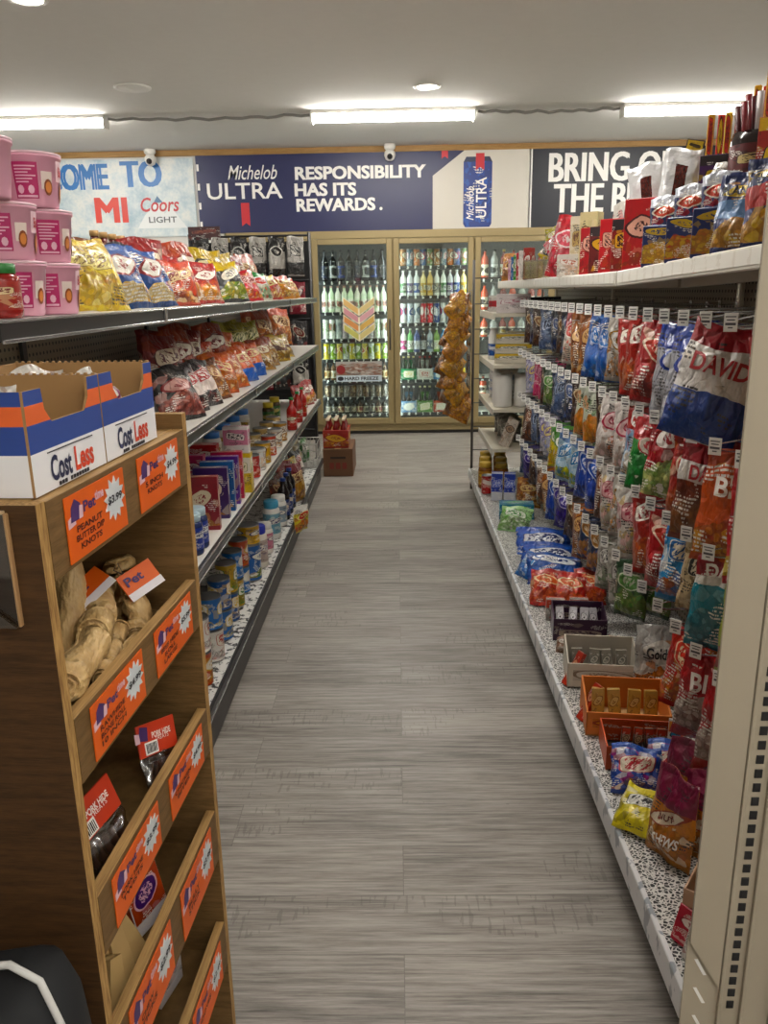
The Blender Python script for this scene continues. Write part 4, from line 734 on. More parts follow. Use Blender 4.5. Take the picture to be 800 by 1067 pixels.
# cost less cartons on top
def cl_box(mirror):
    def b(root):
        W,D,H=.168,.19,.103; t=.003                                   # W along the aisle, D deep, H high
        bands=pack('e8e8ea',band='e06a24',band_at=(.70,.86),top='2c4a98',top_at=.86,bump=0,rough=.6); 
        t2=NT('carton_print'); g=t2.coord('Generated'); x,y,z=t2.sep(t2.coord('Object')); 
        c=t2.mix(t2.math('GREATER_THAN',z,.042),lin('e9e9ec'),lin('2b4792')); c=t2.mix(t2.math('MULTIPLY',t2.math('GREATER_THAN',z,.070),t2.math('LESS_THAN',z,.089)),c,lin('e0642a')); mat=t2.fin(c,.55)
        K=M['kraft']
        out=[(0,0),(W,0),(W,H),(W-.028,H),(W-.03,.082),(W-.042,.068),(.05,.068),(.038,.082),(.035,H),(0,H)]
        MB().poly(out,(D/2-t,-W/2,0),(0,1,0),(0,0,1),t,mat,K).build('front_flap',root)
        mb=MB(); mb.poly([(0,0),(D-t,0),(D-t,H),(0,H)],(-D/2,-W/2+t,0),(1,0,0),(0,0,1),t,mat,K)          # near side, print outwards
        mb.add([(-D/2,-W/2+t+.0004,.003),(D/2-t,-W/2+t+.0004,.003),(D/2-t,-W/2+t+.0004,H-.0005),(-D/2,-W/2+t+.0004,H-.0005)],[(3,2,1,0)],K)
        mb.poly([(0,0),(D-t,0),(D-t,H),(0,H)],(-D/2,W/2,0),(1,0,0),(0,0,1),t,K,K); mb.poly([(0,0),(W,0),(W,H),(0,H)],(-D/2+t,-W/2,0),(0,1,0),(0,0,1),-t,K,K); mb.box((0,0,.0015),(D-.004,W-.004,.003),K,0)
        for k in range(22): mb.box((-D/2+.004+(D-.008)*k/21,W/2-.0015,H+.0008),(.004,.003,.003),K,.0005)
        mb.build('carton_wall',root)
        mb=MB(); mb.text('Cost',(D/2+.0008,.002-.028,.021),(0,1,0),(0,0,1),.027,PUR if 0 else plain('2a2f52',.5),w=.046,bold=.03); mb.text('Less',(D/2+.0008,.002+.026,.021),(0,1,0),(0,0,1),.027,plain('d8472a',.5),w=.046,bold=.03)
        mb.box((D/2+.0008,0,.0385),(.0006,.105,.0011),M['ink'],0); [mb.box((D/2+.0008,-.033+.0066*q_,.0035),(.0006,.0045,.004),M['ink'],0) for q_ in range(11) if q_!=3]; mb.build('lettering',root)
    return b
for k,(y,l) in enumerate(((.091,'blue and white open carton at the near end of the wooden rack top'),(.262,'blue and white open carton at the far end of the wooden rack top'))):
    q=bl(-.106,y,1.2115); proto('cl',cl_box(0),'open_carton',l,'carton',q,(0,0,-A_),'open cartons on the wooden rack')
def knot_bag(): return bag(.075,.095,.05,pack('d9d5cf',logo='e9e6df',word='8f2a6a',mark='b9a9a0',food='d8d2c8',food2='b5ada0',food_at=.7),4)
for k,(x,y,l) in enumerate(((-.045,.262,'white printed bag leaning out of the far carton cutout'),(-.14,.30,'white bag deep in the far carton'),(-.12,.12,'white bag deep in the near carton'),(-.16,.07,'white bag at the back of the near carton'))):
    one('knotb',knot_bag,'treat_bag',l,'treat bag',bl(x,y,1.2165),(R_(-8),0,R_(80-25*k)),'bags in the open cartons')
# rawhide rolls
RAW=NT('rawhide'); nn=RAW.noise(RAW.mapp(RAW.coord(),(1,1,.4)),22,4,.6); RAW.bump(nn,1.,.02); RAWM=RAW.fin(RAW.ramp(nn,[(.3,lin('a57f4a')),(.55,lin('d3b27a')),(.8,lin('e3cb98'))]),.42,0,.5)
def roll(L,r,seed):
    rg=random.Random(seed); mb=MB(); n=14; pts=[];rs=[]
    for i in range(n+1):
        t=i/n; pts.append((.006*math.sin(5*t+seed),.005*math.sin(4*t+2*seed),t*L)); rs.append(r*(1+.10*math.sin(7*t+seed)+.05*rg.uniform(-1,1))*(.9 if i in (0,n) else 1))
    mb.tube(pts,rs,RAWM,18)
    for z,p in ((-.002,pts[0]),(L+.002,pts[-1])):
        sp=[]
        for k in range(40):
            a=k*.42; q=r*.93*(1-k/44); sp.append((p[0]+q*math.cos(a),p[1]+q*math.sin(a),z))
        mb.tube(sp,r*.085,RAWM,5)
    seam=[(p[0]+rs[i]*1.0*math.cos(.5+.3*i/n),p[1]+rs[i]*1.0*math.sin(.5+.3*i/n),p[2]) for i,p in enumerate(pts)]; mb.tube(seam,r*.13,RAWM,5); return mb
def put_roll(a,b,r,seed,label):
    a,b=bl(*a),bl(*b); d=b-a; q=d.to_track_quat('Z','Y'); o=one(('roll',seed,round(d.length,3)),lambda:roll(d.length,r,seed),'rawhide_roll',label,'dog chew',a,q.to_euler(),'rawhide rolls in the top bin'); return o
Z2=.925
RO=[((-.022,.045,.985),(-.065,.20,.990),.021,1,'thick curled rawhide roll poking over the front board, spiral end out'),((-.085,.15,.965),(-.125,.27,1.055),.022,2,'long rawhide roll standing up at the near back'),((-.105,.20,.960),(-.15,.33,1.045),.021,3,'second rawhide roll leaning beside the near back roll'),((-.030,.125,.952),(-.065,.285,.952),.016,4,'slim pale rawhide roll lying in the middle of the bin'),((-.022,.16,.940),(-.040,.265,.938),.010,5,'thinnest pale rawhide stick lying along the front board'),((-.16,.28,.955),(-.18,.37,1.0),.024,6,'dull rawhide roll at the back of the bin'),((-.085,.375,.930),(-.105,.385,1.015),.023,7,'upright rawhide knot near the far side panel'),((-.045,.30,.940),(-.07,.345,.965),.018,8,'short rawhide bone below the orange hang tag'),((-.055,.175,.990),(-.105,.33,.995),.022,10,'fat tan rawhide roll lying across the middle')]
for a,b,r,s,l in RO: put_roll(a,b,r,s,l)
def tagcard(root):
    MB().box((0,0,.02),(.07,.002,.04),ORG,.0005).box((0,-.0015,.004),(.07,.001,.012),plain('e9e5ea',.5),0).text('Pet',(-.01,-.0022,.026),X,Z,.014,PUR,w=.035,bold=.03).build('card',root)
    MB().tube([(-.02,0,.04),(-.025,.004,.052),(-.012,.004,.058),(-.018,0,.04)],.0008,M['ink'],5).build('string',root)
proto('tagc',tagcard,'hang_tag','orange and white hang tag on the upright rawhide knot','hang tag',bl(-.045,.345,.985),(R_(-35),R_(-8),R_(66)))
proto('tagc',tagcard,'hang_tag','red printed hang tag lying on the fat rawhide roll','hang tag',bl(-.07,.23,1.017),(R_(-66),R_(-30),R_(50)))
def treat_pack(w_,h_):
    def b(root):
        mb=MB().box((0,0,h_*.8),(w_,.004,h_*.42),plain('c63a1c',.4),.0008); mb.text('PORK HIDE',(.1*w_,-.0026,h_*.84),X,Z,.012,plain('efe3dc'),w=w_*.5,bold=.03); mb.text('TREATS',(.1*w_,-.0026,h_*.78),X,Z,.008,plain('efe3dc'),w=w_*.36); mb.poly([(-.03,-.01),(-.008,-.014),(-.004,.012),(-.024,.016)],(-.2*w_,-.0025,h_*.88),X,Z,.0006,PUR); mb.poly([(-.04,-.014),(-.028,-.014),(-.028,.004),(-.04,.006)],(-.2*w_,-.0025,h_*.88),X,Z,.0008,LILA)
        mb.box((-.2*w_,-.0024,h_*.69),(.034,.001,.024),M['paper'],0)
        for k in range(9): mb.box((-.2*w_-.013+.0033*k,-.0032,h_*.69),(.0012 if k%3 else .002,.0006,.018),M['ink'],0)
        mb.build('header_card',root)
        bag(w_*.98,h_*.62,.035,glass('e6e2de',.86,.2),3).build('clear_pouch',root)
        for k in range(5): MB().tube([(-w_*.33+k*w_*.16,0,.02+.004*k),(-w_*.30+k*w_*.15,.003,h_*.3),(-w_*.28+k*w_*.14,0,h_*.5)],.006,plain('4a2f22',.6),7).build('chew_stick',root)
    return b
proto('tp',treat_pack(.105,.15),'treat_pack','red topped clear treat pack standing behind the third board, farther one','treat pack',bl(-.018,.272,.690),(R_(-18),R_(16),R_(70)),'treat packs in the second bin').scale=(.85,.85,.74)
proto('tp',treat_pack(.105,.15),'treat_pack','red topped clear treat pack lying at the near side of the second bin','treat pack',bl(-.024,.115,.690),(R_(-16),R_(-6),R_(74)),'treat packs in the second bin').scale=(.85,.85,.78)
proto('tp',treat_pack(.105,.15),'treat_pack','red topped clear treat pack deep at the back of the second bin','treat pack',bl(-.17,.15,.700),(R_(-20),R_(8),R_(75)),'treat packs in the second bin')
STK=plain('3a241c',.55)
for k in range(4):
    a=bl(-.03-.015*k,.03+.015*k,.705); b=bl(-.06-.02*k,.085+.025*k,.735); d=b-a
    one(('stick',k),lambda:MB().tube([(0,0,0),(.003,0,d.length*.5),(0,0,d.length)],.008,STK,8),'chew_stick','dark chew stick at the near end of the second bin, %s from the front'%ORD[k+1],'dog chew',a,d.to_track_quat('Z','Y').to_euler(),'dark chew sticks')
def treat_box(c):
    return lambda:carton(.07,.05,.085,pack(c,logo='4a2f6a',word='e0b9c4',band='e6e4e6',band_at=(0,.22),bump=0,lp=(.5,.62),lr=(.35,.2)))
one('tb1',treat_box('b5421c'),'treat_box','orange and white treat box in the third bin, far one','treat box',bl(-.065,.245,.4905),(R_(-14),0,R_(68)))
one('tb1',treat_box('b5421c'),'treat_box','orange and white treat box in the third bin, near one','treat box',bl(-.13,.07,.4905),(0,0,R_(82)))
one('tb2',treat_box('c9c7c4'),'treat_box','white lined treat box between the orange boxes','treat box',bl(-.12,.19,.4905),(0,0,R_(75)))
BON=plain('b59660',.55)
def flatbone(L,seed): 
    L*=.68; mb=MB(); mb.poly([(0,0),(.024,.004),(.025,L*.5),(.023,L),(.004,L*.98),(-.002,L*.5)],(0,0,0),(1,0,0),(0,0,1),.012,BON); mb.tube([(.012,.004,0),(.013,.006,L*.5),(.012,.004,L)],.010,BON,8); return mb
for k in range(6):
    a=bl(-.035-.02*(k%2),.05+.026*k,.487) if k<5 else bl(-.06,.2,.272); 
    one(('fb',k%3),lambda:flatbone(.14+.02*(k%3),k),'bone_chew','flat tan bone chew low in the wooden rack, %s from near'%ORD[k+1],'dog chew',a+Vector((0,0,.0)),(R_(-24),R_(20-8*k),R_(60)),'flat bone chews')
one('tb2',treat_box('c9c7c4'),'treat_box','white box in the lowest visible bin','treat box',bl(-.09,.33,.272),(0,0,R_(75)))
# black bag at the lower left corner
def bagblk(root):
    BK=plain('15171a',.75); n=26
    def ring(z,rx,ry,ex=.7): return [(math.copysign(abs(math.cos(2*PI*i/n))**ex,math.cos(2*PI*i/n))*rx,math.copysign(abs(math.sin(2*PI*i/n))**ex,math.sin(2*PI*i/n))*ry,z+.008*math.sin(6*PI*i/n)*(z>.2)) for i in range(n)]
    R=[ring(0,.12,.08),ring(.03,.135,.09),ring(.4,.145,.095),ring(.66,.15,.10),ring(.735,.145,.092),ring(.785,.13,.075),ring(.80,.09,.05)]
    vs=[p for r in R for p in r]; fs=[(j*n+i,j*n+(i+1)%n,(j+1)*n+(i+1)%n,(j+1)*n+i) for j in range(len(R)-1) for i in range(n)]+[tuple(range(n-1,-1,-1)),tuple(range((len(R)-1)*n,len(R)*n))]
    MB().add(vs,fs,BK,None,True).build('bag_body',root)
    MB().tube([(.02,.01,.79),(.04,-.01,.825),(.08,-.02,.832),(.115,-.03,.815),(.138,-.045,.765),(.148,-.055,.70)],.0045,plain('d2d2cf',.35),8).build('pale_handle',root)
    T=Matrix.Translation((.075,-.085,.765))@Matrix.Rotation(R_(-28),4,'X'); MB().box((0,0,0),(.10,.010,.06),plain('1f3350',.5),.004,T).build('blue_pocket',root); MB().box((-.02,-.007,.005),(.035,.004,.035),plain('9a9a98',.5),.001,T).build('grey_patch',root)
proto('bb',bagblk,'black_bag','tall black cloth bag with pale handle before the wooden rack','bag',(-.452,.632,0),(0,0,R_(8))).scale=(.82,.80,.93)
# ------------------------------------------------------------------ right gondola
RX,RB,RY0,RY1,RT=.515,1.09,1.175,5.66,.70
gr=thing('gondola_shelving','cream shop shelving with peg hooks and pale shelf fronts right of the aisle','shelving',(0,0,0))
CR=M['cream']
MB().box((RB+.015,(RY0+RY1)/2,.84),(.03,RY1-RY0,1.68),pegboard('pegboard_right','9a917e'),.001).build('back_panel',gr)
LEOP=NT('leopard_liner'); vo=LEOP.n('ShaderNodeTexVoronoi'); vo.feature='DISTANCE_TO_EDGE'; LEOP.L(LEOP.mapp(LEOP.coord(),(1,1.3,1)),vo.inputs['Vector']); vo.inputs['Scale'].default_value=105
ng=LEOP.noise(LEOP.coord(),75,2); LEOPM=LEOP.fin(LEOP.mix(LEOP.math('GREATER_THAN',LEOP.math('ADD',vo.outputs['Distance'],LEOP.math('MULTIPLY',ng,.35)),.30),lin('d5d4d0'),lin('222224')),.35)
MB().box(((RX+RB)/2,(RY0+RY1)/2,.146),(RB-RX,RY1-RY0-.01,.028),LEOPM,.002).build('base_deck',gr)
MARB=speckle('marble_strip','dcdddf','9aa0a8',20,.44,.3,(1,1,.6))
lp_=MB().box((RX-.004,(RY0+RY1)/2,.128),(.012,RY1-RY0-.005,.066),MARB,.002).build('deck_lip',gr)
MB().box((RX+.07,(RY0+RY1)/2,.05),(.02,RY1-RY0-.03,.1),M['dark'],.002).build('kick_plate',gr)
TZ=1.447
SHV=barcode_rail('tag_rail','e9e7df','dedad0')
def tsec(y0,y1,z0,z1,nm):
    L=y1-y0; s=MB(); T=Matrix.Translation((0,(y0+y1)/2,(z0+z1)/2))@Matrix.Rotation(math.atan2(z1-z0,L),4,'X')
    s.box(((RT+RB)/2,0,-.010),(RB-RT-.01,L-.006,.02),CR,.002,T); o=s.build('shelf',gr); MB().box((RT-.002,0,-.019),(.012,L-.006,.046),plain('dedad0',.4),.004,T).build('shelf_front',o); MB().box((RT-.0095,0,-.017),(.002,L-.03,.032),SHV,.0005,T).build('price_rail',o); MB().box((RT+.2,0,-.035),(.02,L-.02,.03),CR,.002,T).build('shelf_brace',o)
tsec(1.20,2.62,TZ+.036,TZ,'near'); tsec(2.625,4.15,TZ,TZ,'middle'); tsec(4.155,5.66,TZ,TZ+.006,'far')
def tz(y): return TZ+(max(0,(2.62-y))/1.42*.036 if y<2.62 else (.0 if y<4.15 else .006*(y-4.15)/1.5))+.001
for y in (RY0+.03,2.62,4.15,RY1-.03): MB().box((RB-.006,y,.84),(.012,.035,1.62),CR,.002).build('upright',gr)
FS=[(.455,.155),(.70,.14),(.965,.14),(1.265,.14)]
for z,_ in FS:
    s=MB().box(((.58+RB)/2,5.24,z-.010),(RB-.58,.80,.02),CR,.002).build('shelf',gr); MB().box((.576,5.24,z-.016),(.01,.80,.04),plain('d3cec0',.4),.002).build('shelf_front',s)
for z in (.2,1.7): pass
mb=MB()
for x in (.53,1.0): mb.tube([(x,RY1+.02,.0),(x,RY1+.02,1.60)],.010,plain('4a4744',.4),6)
for k in range(9): mb.tube([(.53,RY1+.02,.12+.17*k),(1.0,RY1+.02,.12+.17*k)],.004,plain('4a4744',.4),5)
mb.build('end_frame',gr)
# near end post of the next shelving run
def post(root):
    BE=M['beige']
    MB().poly([(0,.30),(.058,.20),(.058,2.45),(0,2.45)],(.498,1.150,0),(1,0,0),(0,0,1),.006,BE).build('cover_plate',root)
    fpl=MB().poly([(-.004,0),(.065,0),(.065,.215),(.0,.31),(-.004,.3)],(.500,1.1535,0),(1,0,0),(0,0,1),.003,plain('aaa08d',.45))
    mb=MB().box((.605,1.165,1.23),(.098,.03,2.46),BE,.003); mb.box((.5615,1.147,1.23),(.006,.008,2.46),BE,.001).box((.6015,1.147,1.23),(.006,.008,2.46),BE,.001)
    for k in range(82): mb.box((.5815,1.1496,.16+.0262*k),(.0125,.003,.0155),M['black'],.0003)
    mb.build('slotted_post',root)
    mb=MB().box((.672,1.158,1.23),(.036,.045,2.46),plain('9d9483',.45),.004).box((.76,1.165,1.23),(.14,.03,2.46),plain('8f8677',.5),.003); mb.build('side_channel',root)
    mb=fpl
    for k in range(3): mb.poly([(0,0),(.006,.0),(-.012,.034),(-.018,.034)],(.528+.003*k,1.1502,.225-.062*k),(1,0,0),(0,0,1),.001,M['paper'])
    mb.build('foot_plate',root)
proto('post',post,'shelving_post','tall beige slotted shelving post at the right picture edge','shelving post',(0,0,0))
# peg hooks
def hook(root):
    MB().tube([(.37,0,0),(.02,0,0),(0,0,.004),(-.004,0,.016)],.0028,M['chrome'],5).tube([(.37,0,.028),(.05,0,.028),(-.004,0,.018)],.0022,M['chrome'],5).box((.366,0,.012),(.006,.02,.05),M['chrome'],.001).build('wire',root)
    T=Matrix.Translation((-.009,-.003,.014))@Matrix.Rotation(R_(-42),4,'Z')@Matrix.Scale(.84,4); mb=MB().box((0,0,0),(.034,.0022,.046),M['paper'],.0006,T)
    for k,(w_,z) in enumerate(((.026,.014),(.02,.006),(.026,-.004),(.012,-.013))): mb.box((0,-.0014,z),(w_,.0006,.003 if k!=2 else .006),plain('55555a',.6),0,T)
    mb.build('price_tag',root)
HZ=[1.312,1.042,.800,.545]; NH=22
HY=lambda k:1.60+.1445*k
WHT=plain('f3efe8',.4); DKR=plain('a01c22',.4); BLK=M['ink']
PG={ # words, print, w, h, t, texts
 'david1':('white, red and blue seed bag',pack('e2dfdb',top='9c1d28',band='2b4588',band_at=(.0,.42),logo='e9e6e2',food='c9bfae',food2='2b4588',food_at=.30,top_at=.80,lp=(.5,.62),lr=(.44,.13)),.18,.27,.06,(('DAVID',.5,.655,.140,.042,DKR),)),
 'david2':('red, white and brown seed bag',pack('7a3a2a',top='a01c26',band='e4e0da',band_at=(.60,.8),logo=None,food='5a2c20',food2='9a6a4a',food_at=.5,top_at=.8),.15,.26,.05,(('DAVID',.5,.70,.105,.036,DKR),)),
 'david3':('teal and red seed bag',pack('3b8290',top='9c1d28',band='e0dcd6',band_at=(.70,.80),food='7fa8ac',food2='2f7280',food_at=.5,top_at=.80),.16,.235,.05,(('DAVID',.5,.86,.12,.032,WHT),)),
 'bigs':('orange seed bag with white block lettering',pack('d0571f',top='b5431a',food='d9a03a',food2='c03a1e',food_at=.45,top_at=.88),.155,.265,.055,(('BIGS',.5,.70,.11,.046,WHT),)),
 'bigsred':('red and white seed bag',pack('b3252a',food='d2c4bb',food2='8a6a60',food_at=.56,band='a01c22',band_at=(0,.14)),.15,.235,.05,(('BIGS',.5,.70,.11,.045,WHT),)),
 'corn':('cream and red corn nut bag',pack('b8262a',logo='d9c98a',food='d9b23a',food2='c9a84a',food_at=.4,lp=(.5,.66),lr=(.42,.16)),.145,.26,.05,(('CORN',.5,.70,.10,.03,plain('5d6a26',.4)),('NUTS',.5,.58,.09,.026,plain('a3242a',.4)))),
 'corngreen':('yellow green corn nut bag',pack('8f9a42',logo='d9cf9a',food='6f8a3a',food2='a3302f',food_at=.45,top='3f8a8f',top_at=.9),.14,.24,.05,(('CORN',.5,.70,.09,.028,plain('3a5a20',.4)),)),
 'bluegrey':('blue and grey candy bag',pack('a7a9b0',top='2a45a0',logo='d5d6da',word='2a45a0',food='9a9ca4',food2='c9cad0',food_at=.5,top_at=.72),.16,.25,.06,()),
 'redchip':('red snack bag with white header',pack('b5271f',logo='e9e1d6',word='8f1d1a',food='d9782a',food2='b5301e',food_at=.5,lp=(.5,.84),lr=(.4,.1)),.15,.24,.06,()),
 'redplain':('deep red snack bag',pack('a3181d',logo='c9463a',word='f0dcc8',food='b8402a',food2='8a1418',mark='b8242a'),.14,.235,.055,()),
 'clearorange':('clear bag of orange candy',pack('bdb8b0',logo='e4e2de',word='8f6a3a',food='d98a2a',food2='b8b2a8',food_at=.42,rough=.18),.12,.22,.05,()),
 'bluecandy':('bright blue candy bag',pack('2d5cab',logo='5c8ad0',word='e9ecf2',mark='4473bd',food='9ab0d2',food2='2d5cab',food_at=.2),.13,.235,.06,()),
 'orangebrown':('orange and brown snack bag',pack('a8602a',logo='e0b98a',word='6a2a18',food='c98a4a',food2='7a4420',food_at=.55,mark='b8703a'),.13,.24,.055,()),
 'redwhite':('red and white snack bag',pack('d8cfc8',top='b8302a',logo='c9463a',word='f0e6dc',food='b8a08a',food2='e0d8d0',food_at=.4,top_at=.66),.12,.22,.05,()),
 'navy':('navy pouch',pack('1e2534',logo='5c6e9a',word='c9ccd4',food='2f4a8a',food2='1a1f2c',food_at=.35),.11,.2,.035,()),
 'darkbrown':('dark brown pouch',pack('3a2a24',logo='8f6a4a',word='d9c9a8',food='5c3a2a',food2='2a1e1a',food_at=.4),.11,.2,.035,()),
 'denim':('blue and grey pouch',pack('4a5a7a',logo='9aa8c0',word='1f2a44',mark='6a7a9a'),.11,.2,.04,()),
 'pinkpouch':('pink candy pouch',pack('c9557a',logo='e4a9bd',word='7a1f3f',mark='d9708f'),.11,.2,.04,()),
 'greenred':('green and red snack bag',pack('2f7a3a',top='b0262a',logo='e6ded0',word='b0262a',food='2a8038',food2='3f8a4a',food_at=.6,top_at=.66,lp=(.5,.6),lr=(.3,.1)),.13,.23,.05,()),
 'redgreen':('red nut bag with green picture',pack('9e1a22',logo='f0e9e2',word='9e1a22',food='c9c48a',food2='7fa05a',food_at=.55,lp=(.5,.82),lr=(.38,.11)),.145,.235,.05,()),
 'peanut':('red bag of peanuts',pack('9c2a24',logo='c96a5a',word='f0d8c0',food='c06a3a',food2='a33a24',food_at=.5,mark='b03a2e'),.11,.25,.06,()),
 'whiteblue':('white and blue bag with yellow picture',pack('9ab5cf',top='b8302a',logo='f2efe9',word='b8302a',food='d9a23a',food2='bcd0e0',food_at=.45,top_at=.7,lp=(.5,.82),lr=(.36,.1)),.125,.235,.05,()),
 'pinkwhite':('white bag with pink lettering',pack('d6cfca',logo='e6c4c4',word='b0465a',food='a8623f',food2='d9d4ce',food_at=.42,mark='c9bfba'),.13,.235,.055,()),
 'speckled':('speckled bag with orange foot',pack('c5cbbb',mark='7a9070',food='d97a22',food2='c9892f',food_at=.52),.13,.23,.055,()),
 'gumgreen':('light blue and green candy bag',pack('a9c6da',top='6a8ab8',logo='3f82b8',word='e9ecef',food='6fa04a',food2='d9cf5a',food_at=.36,mark='c9d6de'),.13,.23,.06,()),
 'limeyellow':('yellow and green candy bag',pack('dcca2a',top='4f9a34',logo='eef0e6',word='3f8a2a',food='d98a1e',food2='e2d23a',food_at=.4,top_at=.6),.12,.22,.05,()),
 'lilacwhite':('white and lilac candy bag',pack('d0cdd8',logo='e9d99a',word='7a6ab0',food='8f9ad0',food2='e0dde4',food_at=.45,mark='a9a4cf'),.11,.2,.045,()),
 'bluelong':('royal blue chocolate pouch',pack('2443a0',logo='3d62c0',word='d9dff0',food='2a4aa8',food2='17307a',food_at=.3),.11,.235,.045,()),
 'chocpack':('brown pouch with pale lettering',pack('5a3a2c',top='c9c2ba',logo='8f5a40',word='e6d6c4',food='6f4433',food2='3f271d',food_at=.4),.11,.23,.045,()),
 'whiteyellow':('white pouch with pink badge',pack('d5d0c9',logo='e0b4b4',word='a83a50',food='c9a03a',food2='d9d4cc',food_at=.45),.14,.24,.055,()),
 'blueslant':('sky blue snack bag',pack('3a86bd',logo='2a5f9a',word='f2e6d0',food='4f9acf',food2='b86a3a',food_at=.4,top='2a6aa5'),.125,.22,.06,()),
 'beige':('beige and black treat bag',pack('c9b696',logo='2a2522',word='e9dcc2',mark='8f7a5a'),.11,.2,.035,()),
 'redyellow':('red and yellow snack bag',pack('b5221f',logo='d8483a',word='f2e2c2',food='d9a02a',food2='b5301e',food_at=.45),.125,.22,.05,()),
 'redblue':('red bag with blue picture',pack('b01e22',logo='d9483a',word='f4efe8',food='3f7aa8',food2='d9a03a',food_at=.5,lp=(.5,.74),lr=(.42,.12)),.14,.22,.05,()),
 'redpurple':('red and purple candy bag',pack('a3182a',logo='c03a3a',word='f2e9e0',food='7a2f7a',food2='b0402a',food_at=.42),.13,.22,.055,()),
 'greywhite':('grey and white striped pouch',pack('a8a49c',logo='e2e0da',word='4a4a4c',food='6a8a5a',food2='c9c6be',food_at=.4,mark='c4c0b8'),.12,.22,.045,()),
 'greenpouch':('dark green pouch',pack('2f4a32',logo='6a9a5a',word='d9e0c9',food='4a7a3a',food2='8a9a5a',food_at=.5),.12,.2,.045,()),
 'darkblue':('dark blue and tan pouch',pack('263350',logo='b98a5a',word='e0d0b8',food='2f4a7a',food2='c08a4a',food_at=.45),.11,.2,.045,()),
 'violet':('violet candy bag',pack('3a2f7a',logo='5a4fa0',word='d0cce6',food='4a3f8a',food2='2a2262'),.13,.2,.05,())}
RW_=[('corn david1 david1 bluegrey bluegrey redplain redchip redchip clearorange bluecandy bluecandy orangebrown orangebrown redwhite navy darkbrown navy denim denim darkbrown navy darkbrown',1),
 ('corn bigs david2 peanut redgreen greenred whiteblue pinkwhite pinkwhite darkbrown speckled speckled darkbrown navy denim navy greenpouch darkbrown pinkpouch pinkpouch lilacwhite lilacwhite',1),
 ('corngreen david3 beige blueslant redplain redchip whiteyellow clearorange whiteyellow chocpack bluelong bluelong gumgreen gumgreen limeyellow limeyellow lilacwhite lilacwhite navy denim chocpack navy',1),
 ('bigsred bigsred redyellow redplain redpurple redblue greenpouch greywhite greywhite darkblue darkblue orangebrown darkbrown violet violet bluelong orangebrown chocpack navy darkbrown violet denim',1)]
ROWN=['top','second','third','lowest']
for r_,(row,_) in enumerate(RW_):
    for k,key in enumerate(row.split()):
        y=HY(k)+(.02 if r_%2 else 0); z=HZ[r_]; wds,m,w_,h_,t_,tx=PG[key]
        proto('hook',hook,'peg_hook','chrome hook with white price tag, %s from the beige post, %s peg row'%(ORD[k+1],ROWN[r_]),'peg hook',(RT+.015,y,z),(0,R_(rng.uniform(-1.2,1.2)),R_(rng.uniform(-3,3))),'peg hooks right of the aisle')
        if (r_==0 and k==2) or (r_==3 and k in (3,4,5)): continue                                    # two hooks carry the one wide bag
        yy=y+(.072 if (r_==0 and k==1) else 0); yaw=-34-min(k,10)*1.4+rng.uniform(-8,8); tilt=rng.uniform(-7,2)
        sd=(k*5+r_)%3
        ry=rng.uniform(-6,6)
        if r_==0 and k==1: yaw,tilt,ry,yy=-30,-8,15,y+.11
        if key in ('bigs','david2','david3','bigsred'): yaw=-24; ry=5
        one(('pg',key,sd),lambda:bag(w_,h_,t_,m,sd*11+len(key),tx,True),'hanging_bag','%s, %s hook from the post, %s peg row'%(wds,ORD[k+1],ROWN[r_]),'hanging bag',(RT+.06+rng.uniform(0,.02),yy,z-.003),(R_(tilt),R_(ry),R_(yaw)),'front bags on the %s peg row'%ROWN[r_])
        if k<13 or k%2==0:
            one(('pg',key,(sd+1)%3),lambda:bag(w_,h_,t_,m,((sd+1)%3)*11+len(key),tx,True),'hanging_bag','%s, behind front one, %s hook, %s peg row'%(wds,ORD[k+1],ROWN[r_]),'hanging bag',(RT+.155,yy+.012,z-.003),(R_(tilt*.5),R_(rng.uniform(-5,5)),R_(yaw-10)),'second bags on the %s peg row'%ROWN[r_])
# ---- goods on the right bottom deck, near to far
RD=.161
GA=pack('c97f2a',top='7a1f3f',logo='efe4d0',word='9a3a1a',food='b5651f',food2='d08a3a',food_at=.5,top_at=.62,lp=(.5,.5),lr=(.4,.075))
CSH=(('CASHEWS',.5,.27,.085,.022,WHT),('NUT',.5,.50,.04,.014,BRN))
one('gc0',lambda:bag(.15,.24,.06,pack('d9951f',logo='e9b93a',word='f3e2b0',food='e0a83a',food2='c07a1e',food_at=.45),2,(('CASHEW',.5,.5,.11,.03,WHT),)),'nut_bag','golden cashew bag in the cardboard tray beside the beige post','nut bag',(.662,1.325,RD+.006),(R_(-14),R_(8),R_(-38)))
one('tr0',lambda:tray(.17,.16,.11,.003,plain('c4a184',.7),None,.13),'display_tray','tan cardboard tray holding the golden cashew bag','tray',(.662,1.32,RD),(0,0,R_(-38)))
for k,(x,y,c) in enumerate(((.555,1.265,'c03a4a'),(.575,1.235,'d9707f'),(.56,1.225,'e0dcd8'))):
    one(('rc',k),lambda:carton(.09,.02,.075,pack(c,logo='efe3dc',word='8f1d2a',bump=.1)),'candy_pack','%s candy pack leaning at the near deck end'%('red','pink','white')[k],'candy pack',(x,y-.003*k,RD+.001),(R_(-18),0,R_(-58)))
for k,(x,y,yaw,l) in enumerate(((.590,1.525,-66,'nearest the aisle'),(.680,1.515,-32,'in front of the others'),(.670,1.645,-36,'behind the front one'),(.750,1.61,-30,'beside the beige post'))):
    one(('nut',k%2),lambda:bag(.125,.205,.05,GA,3+k,CSH),'nut_bag','maroon and orange cashew pouch standing on the deck, %s'%l,'nut bag',(x,y,RD+.001),(R_(-9),R_(-4+3*k),R_(yaw)),'cashew pouches on the right deck')
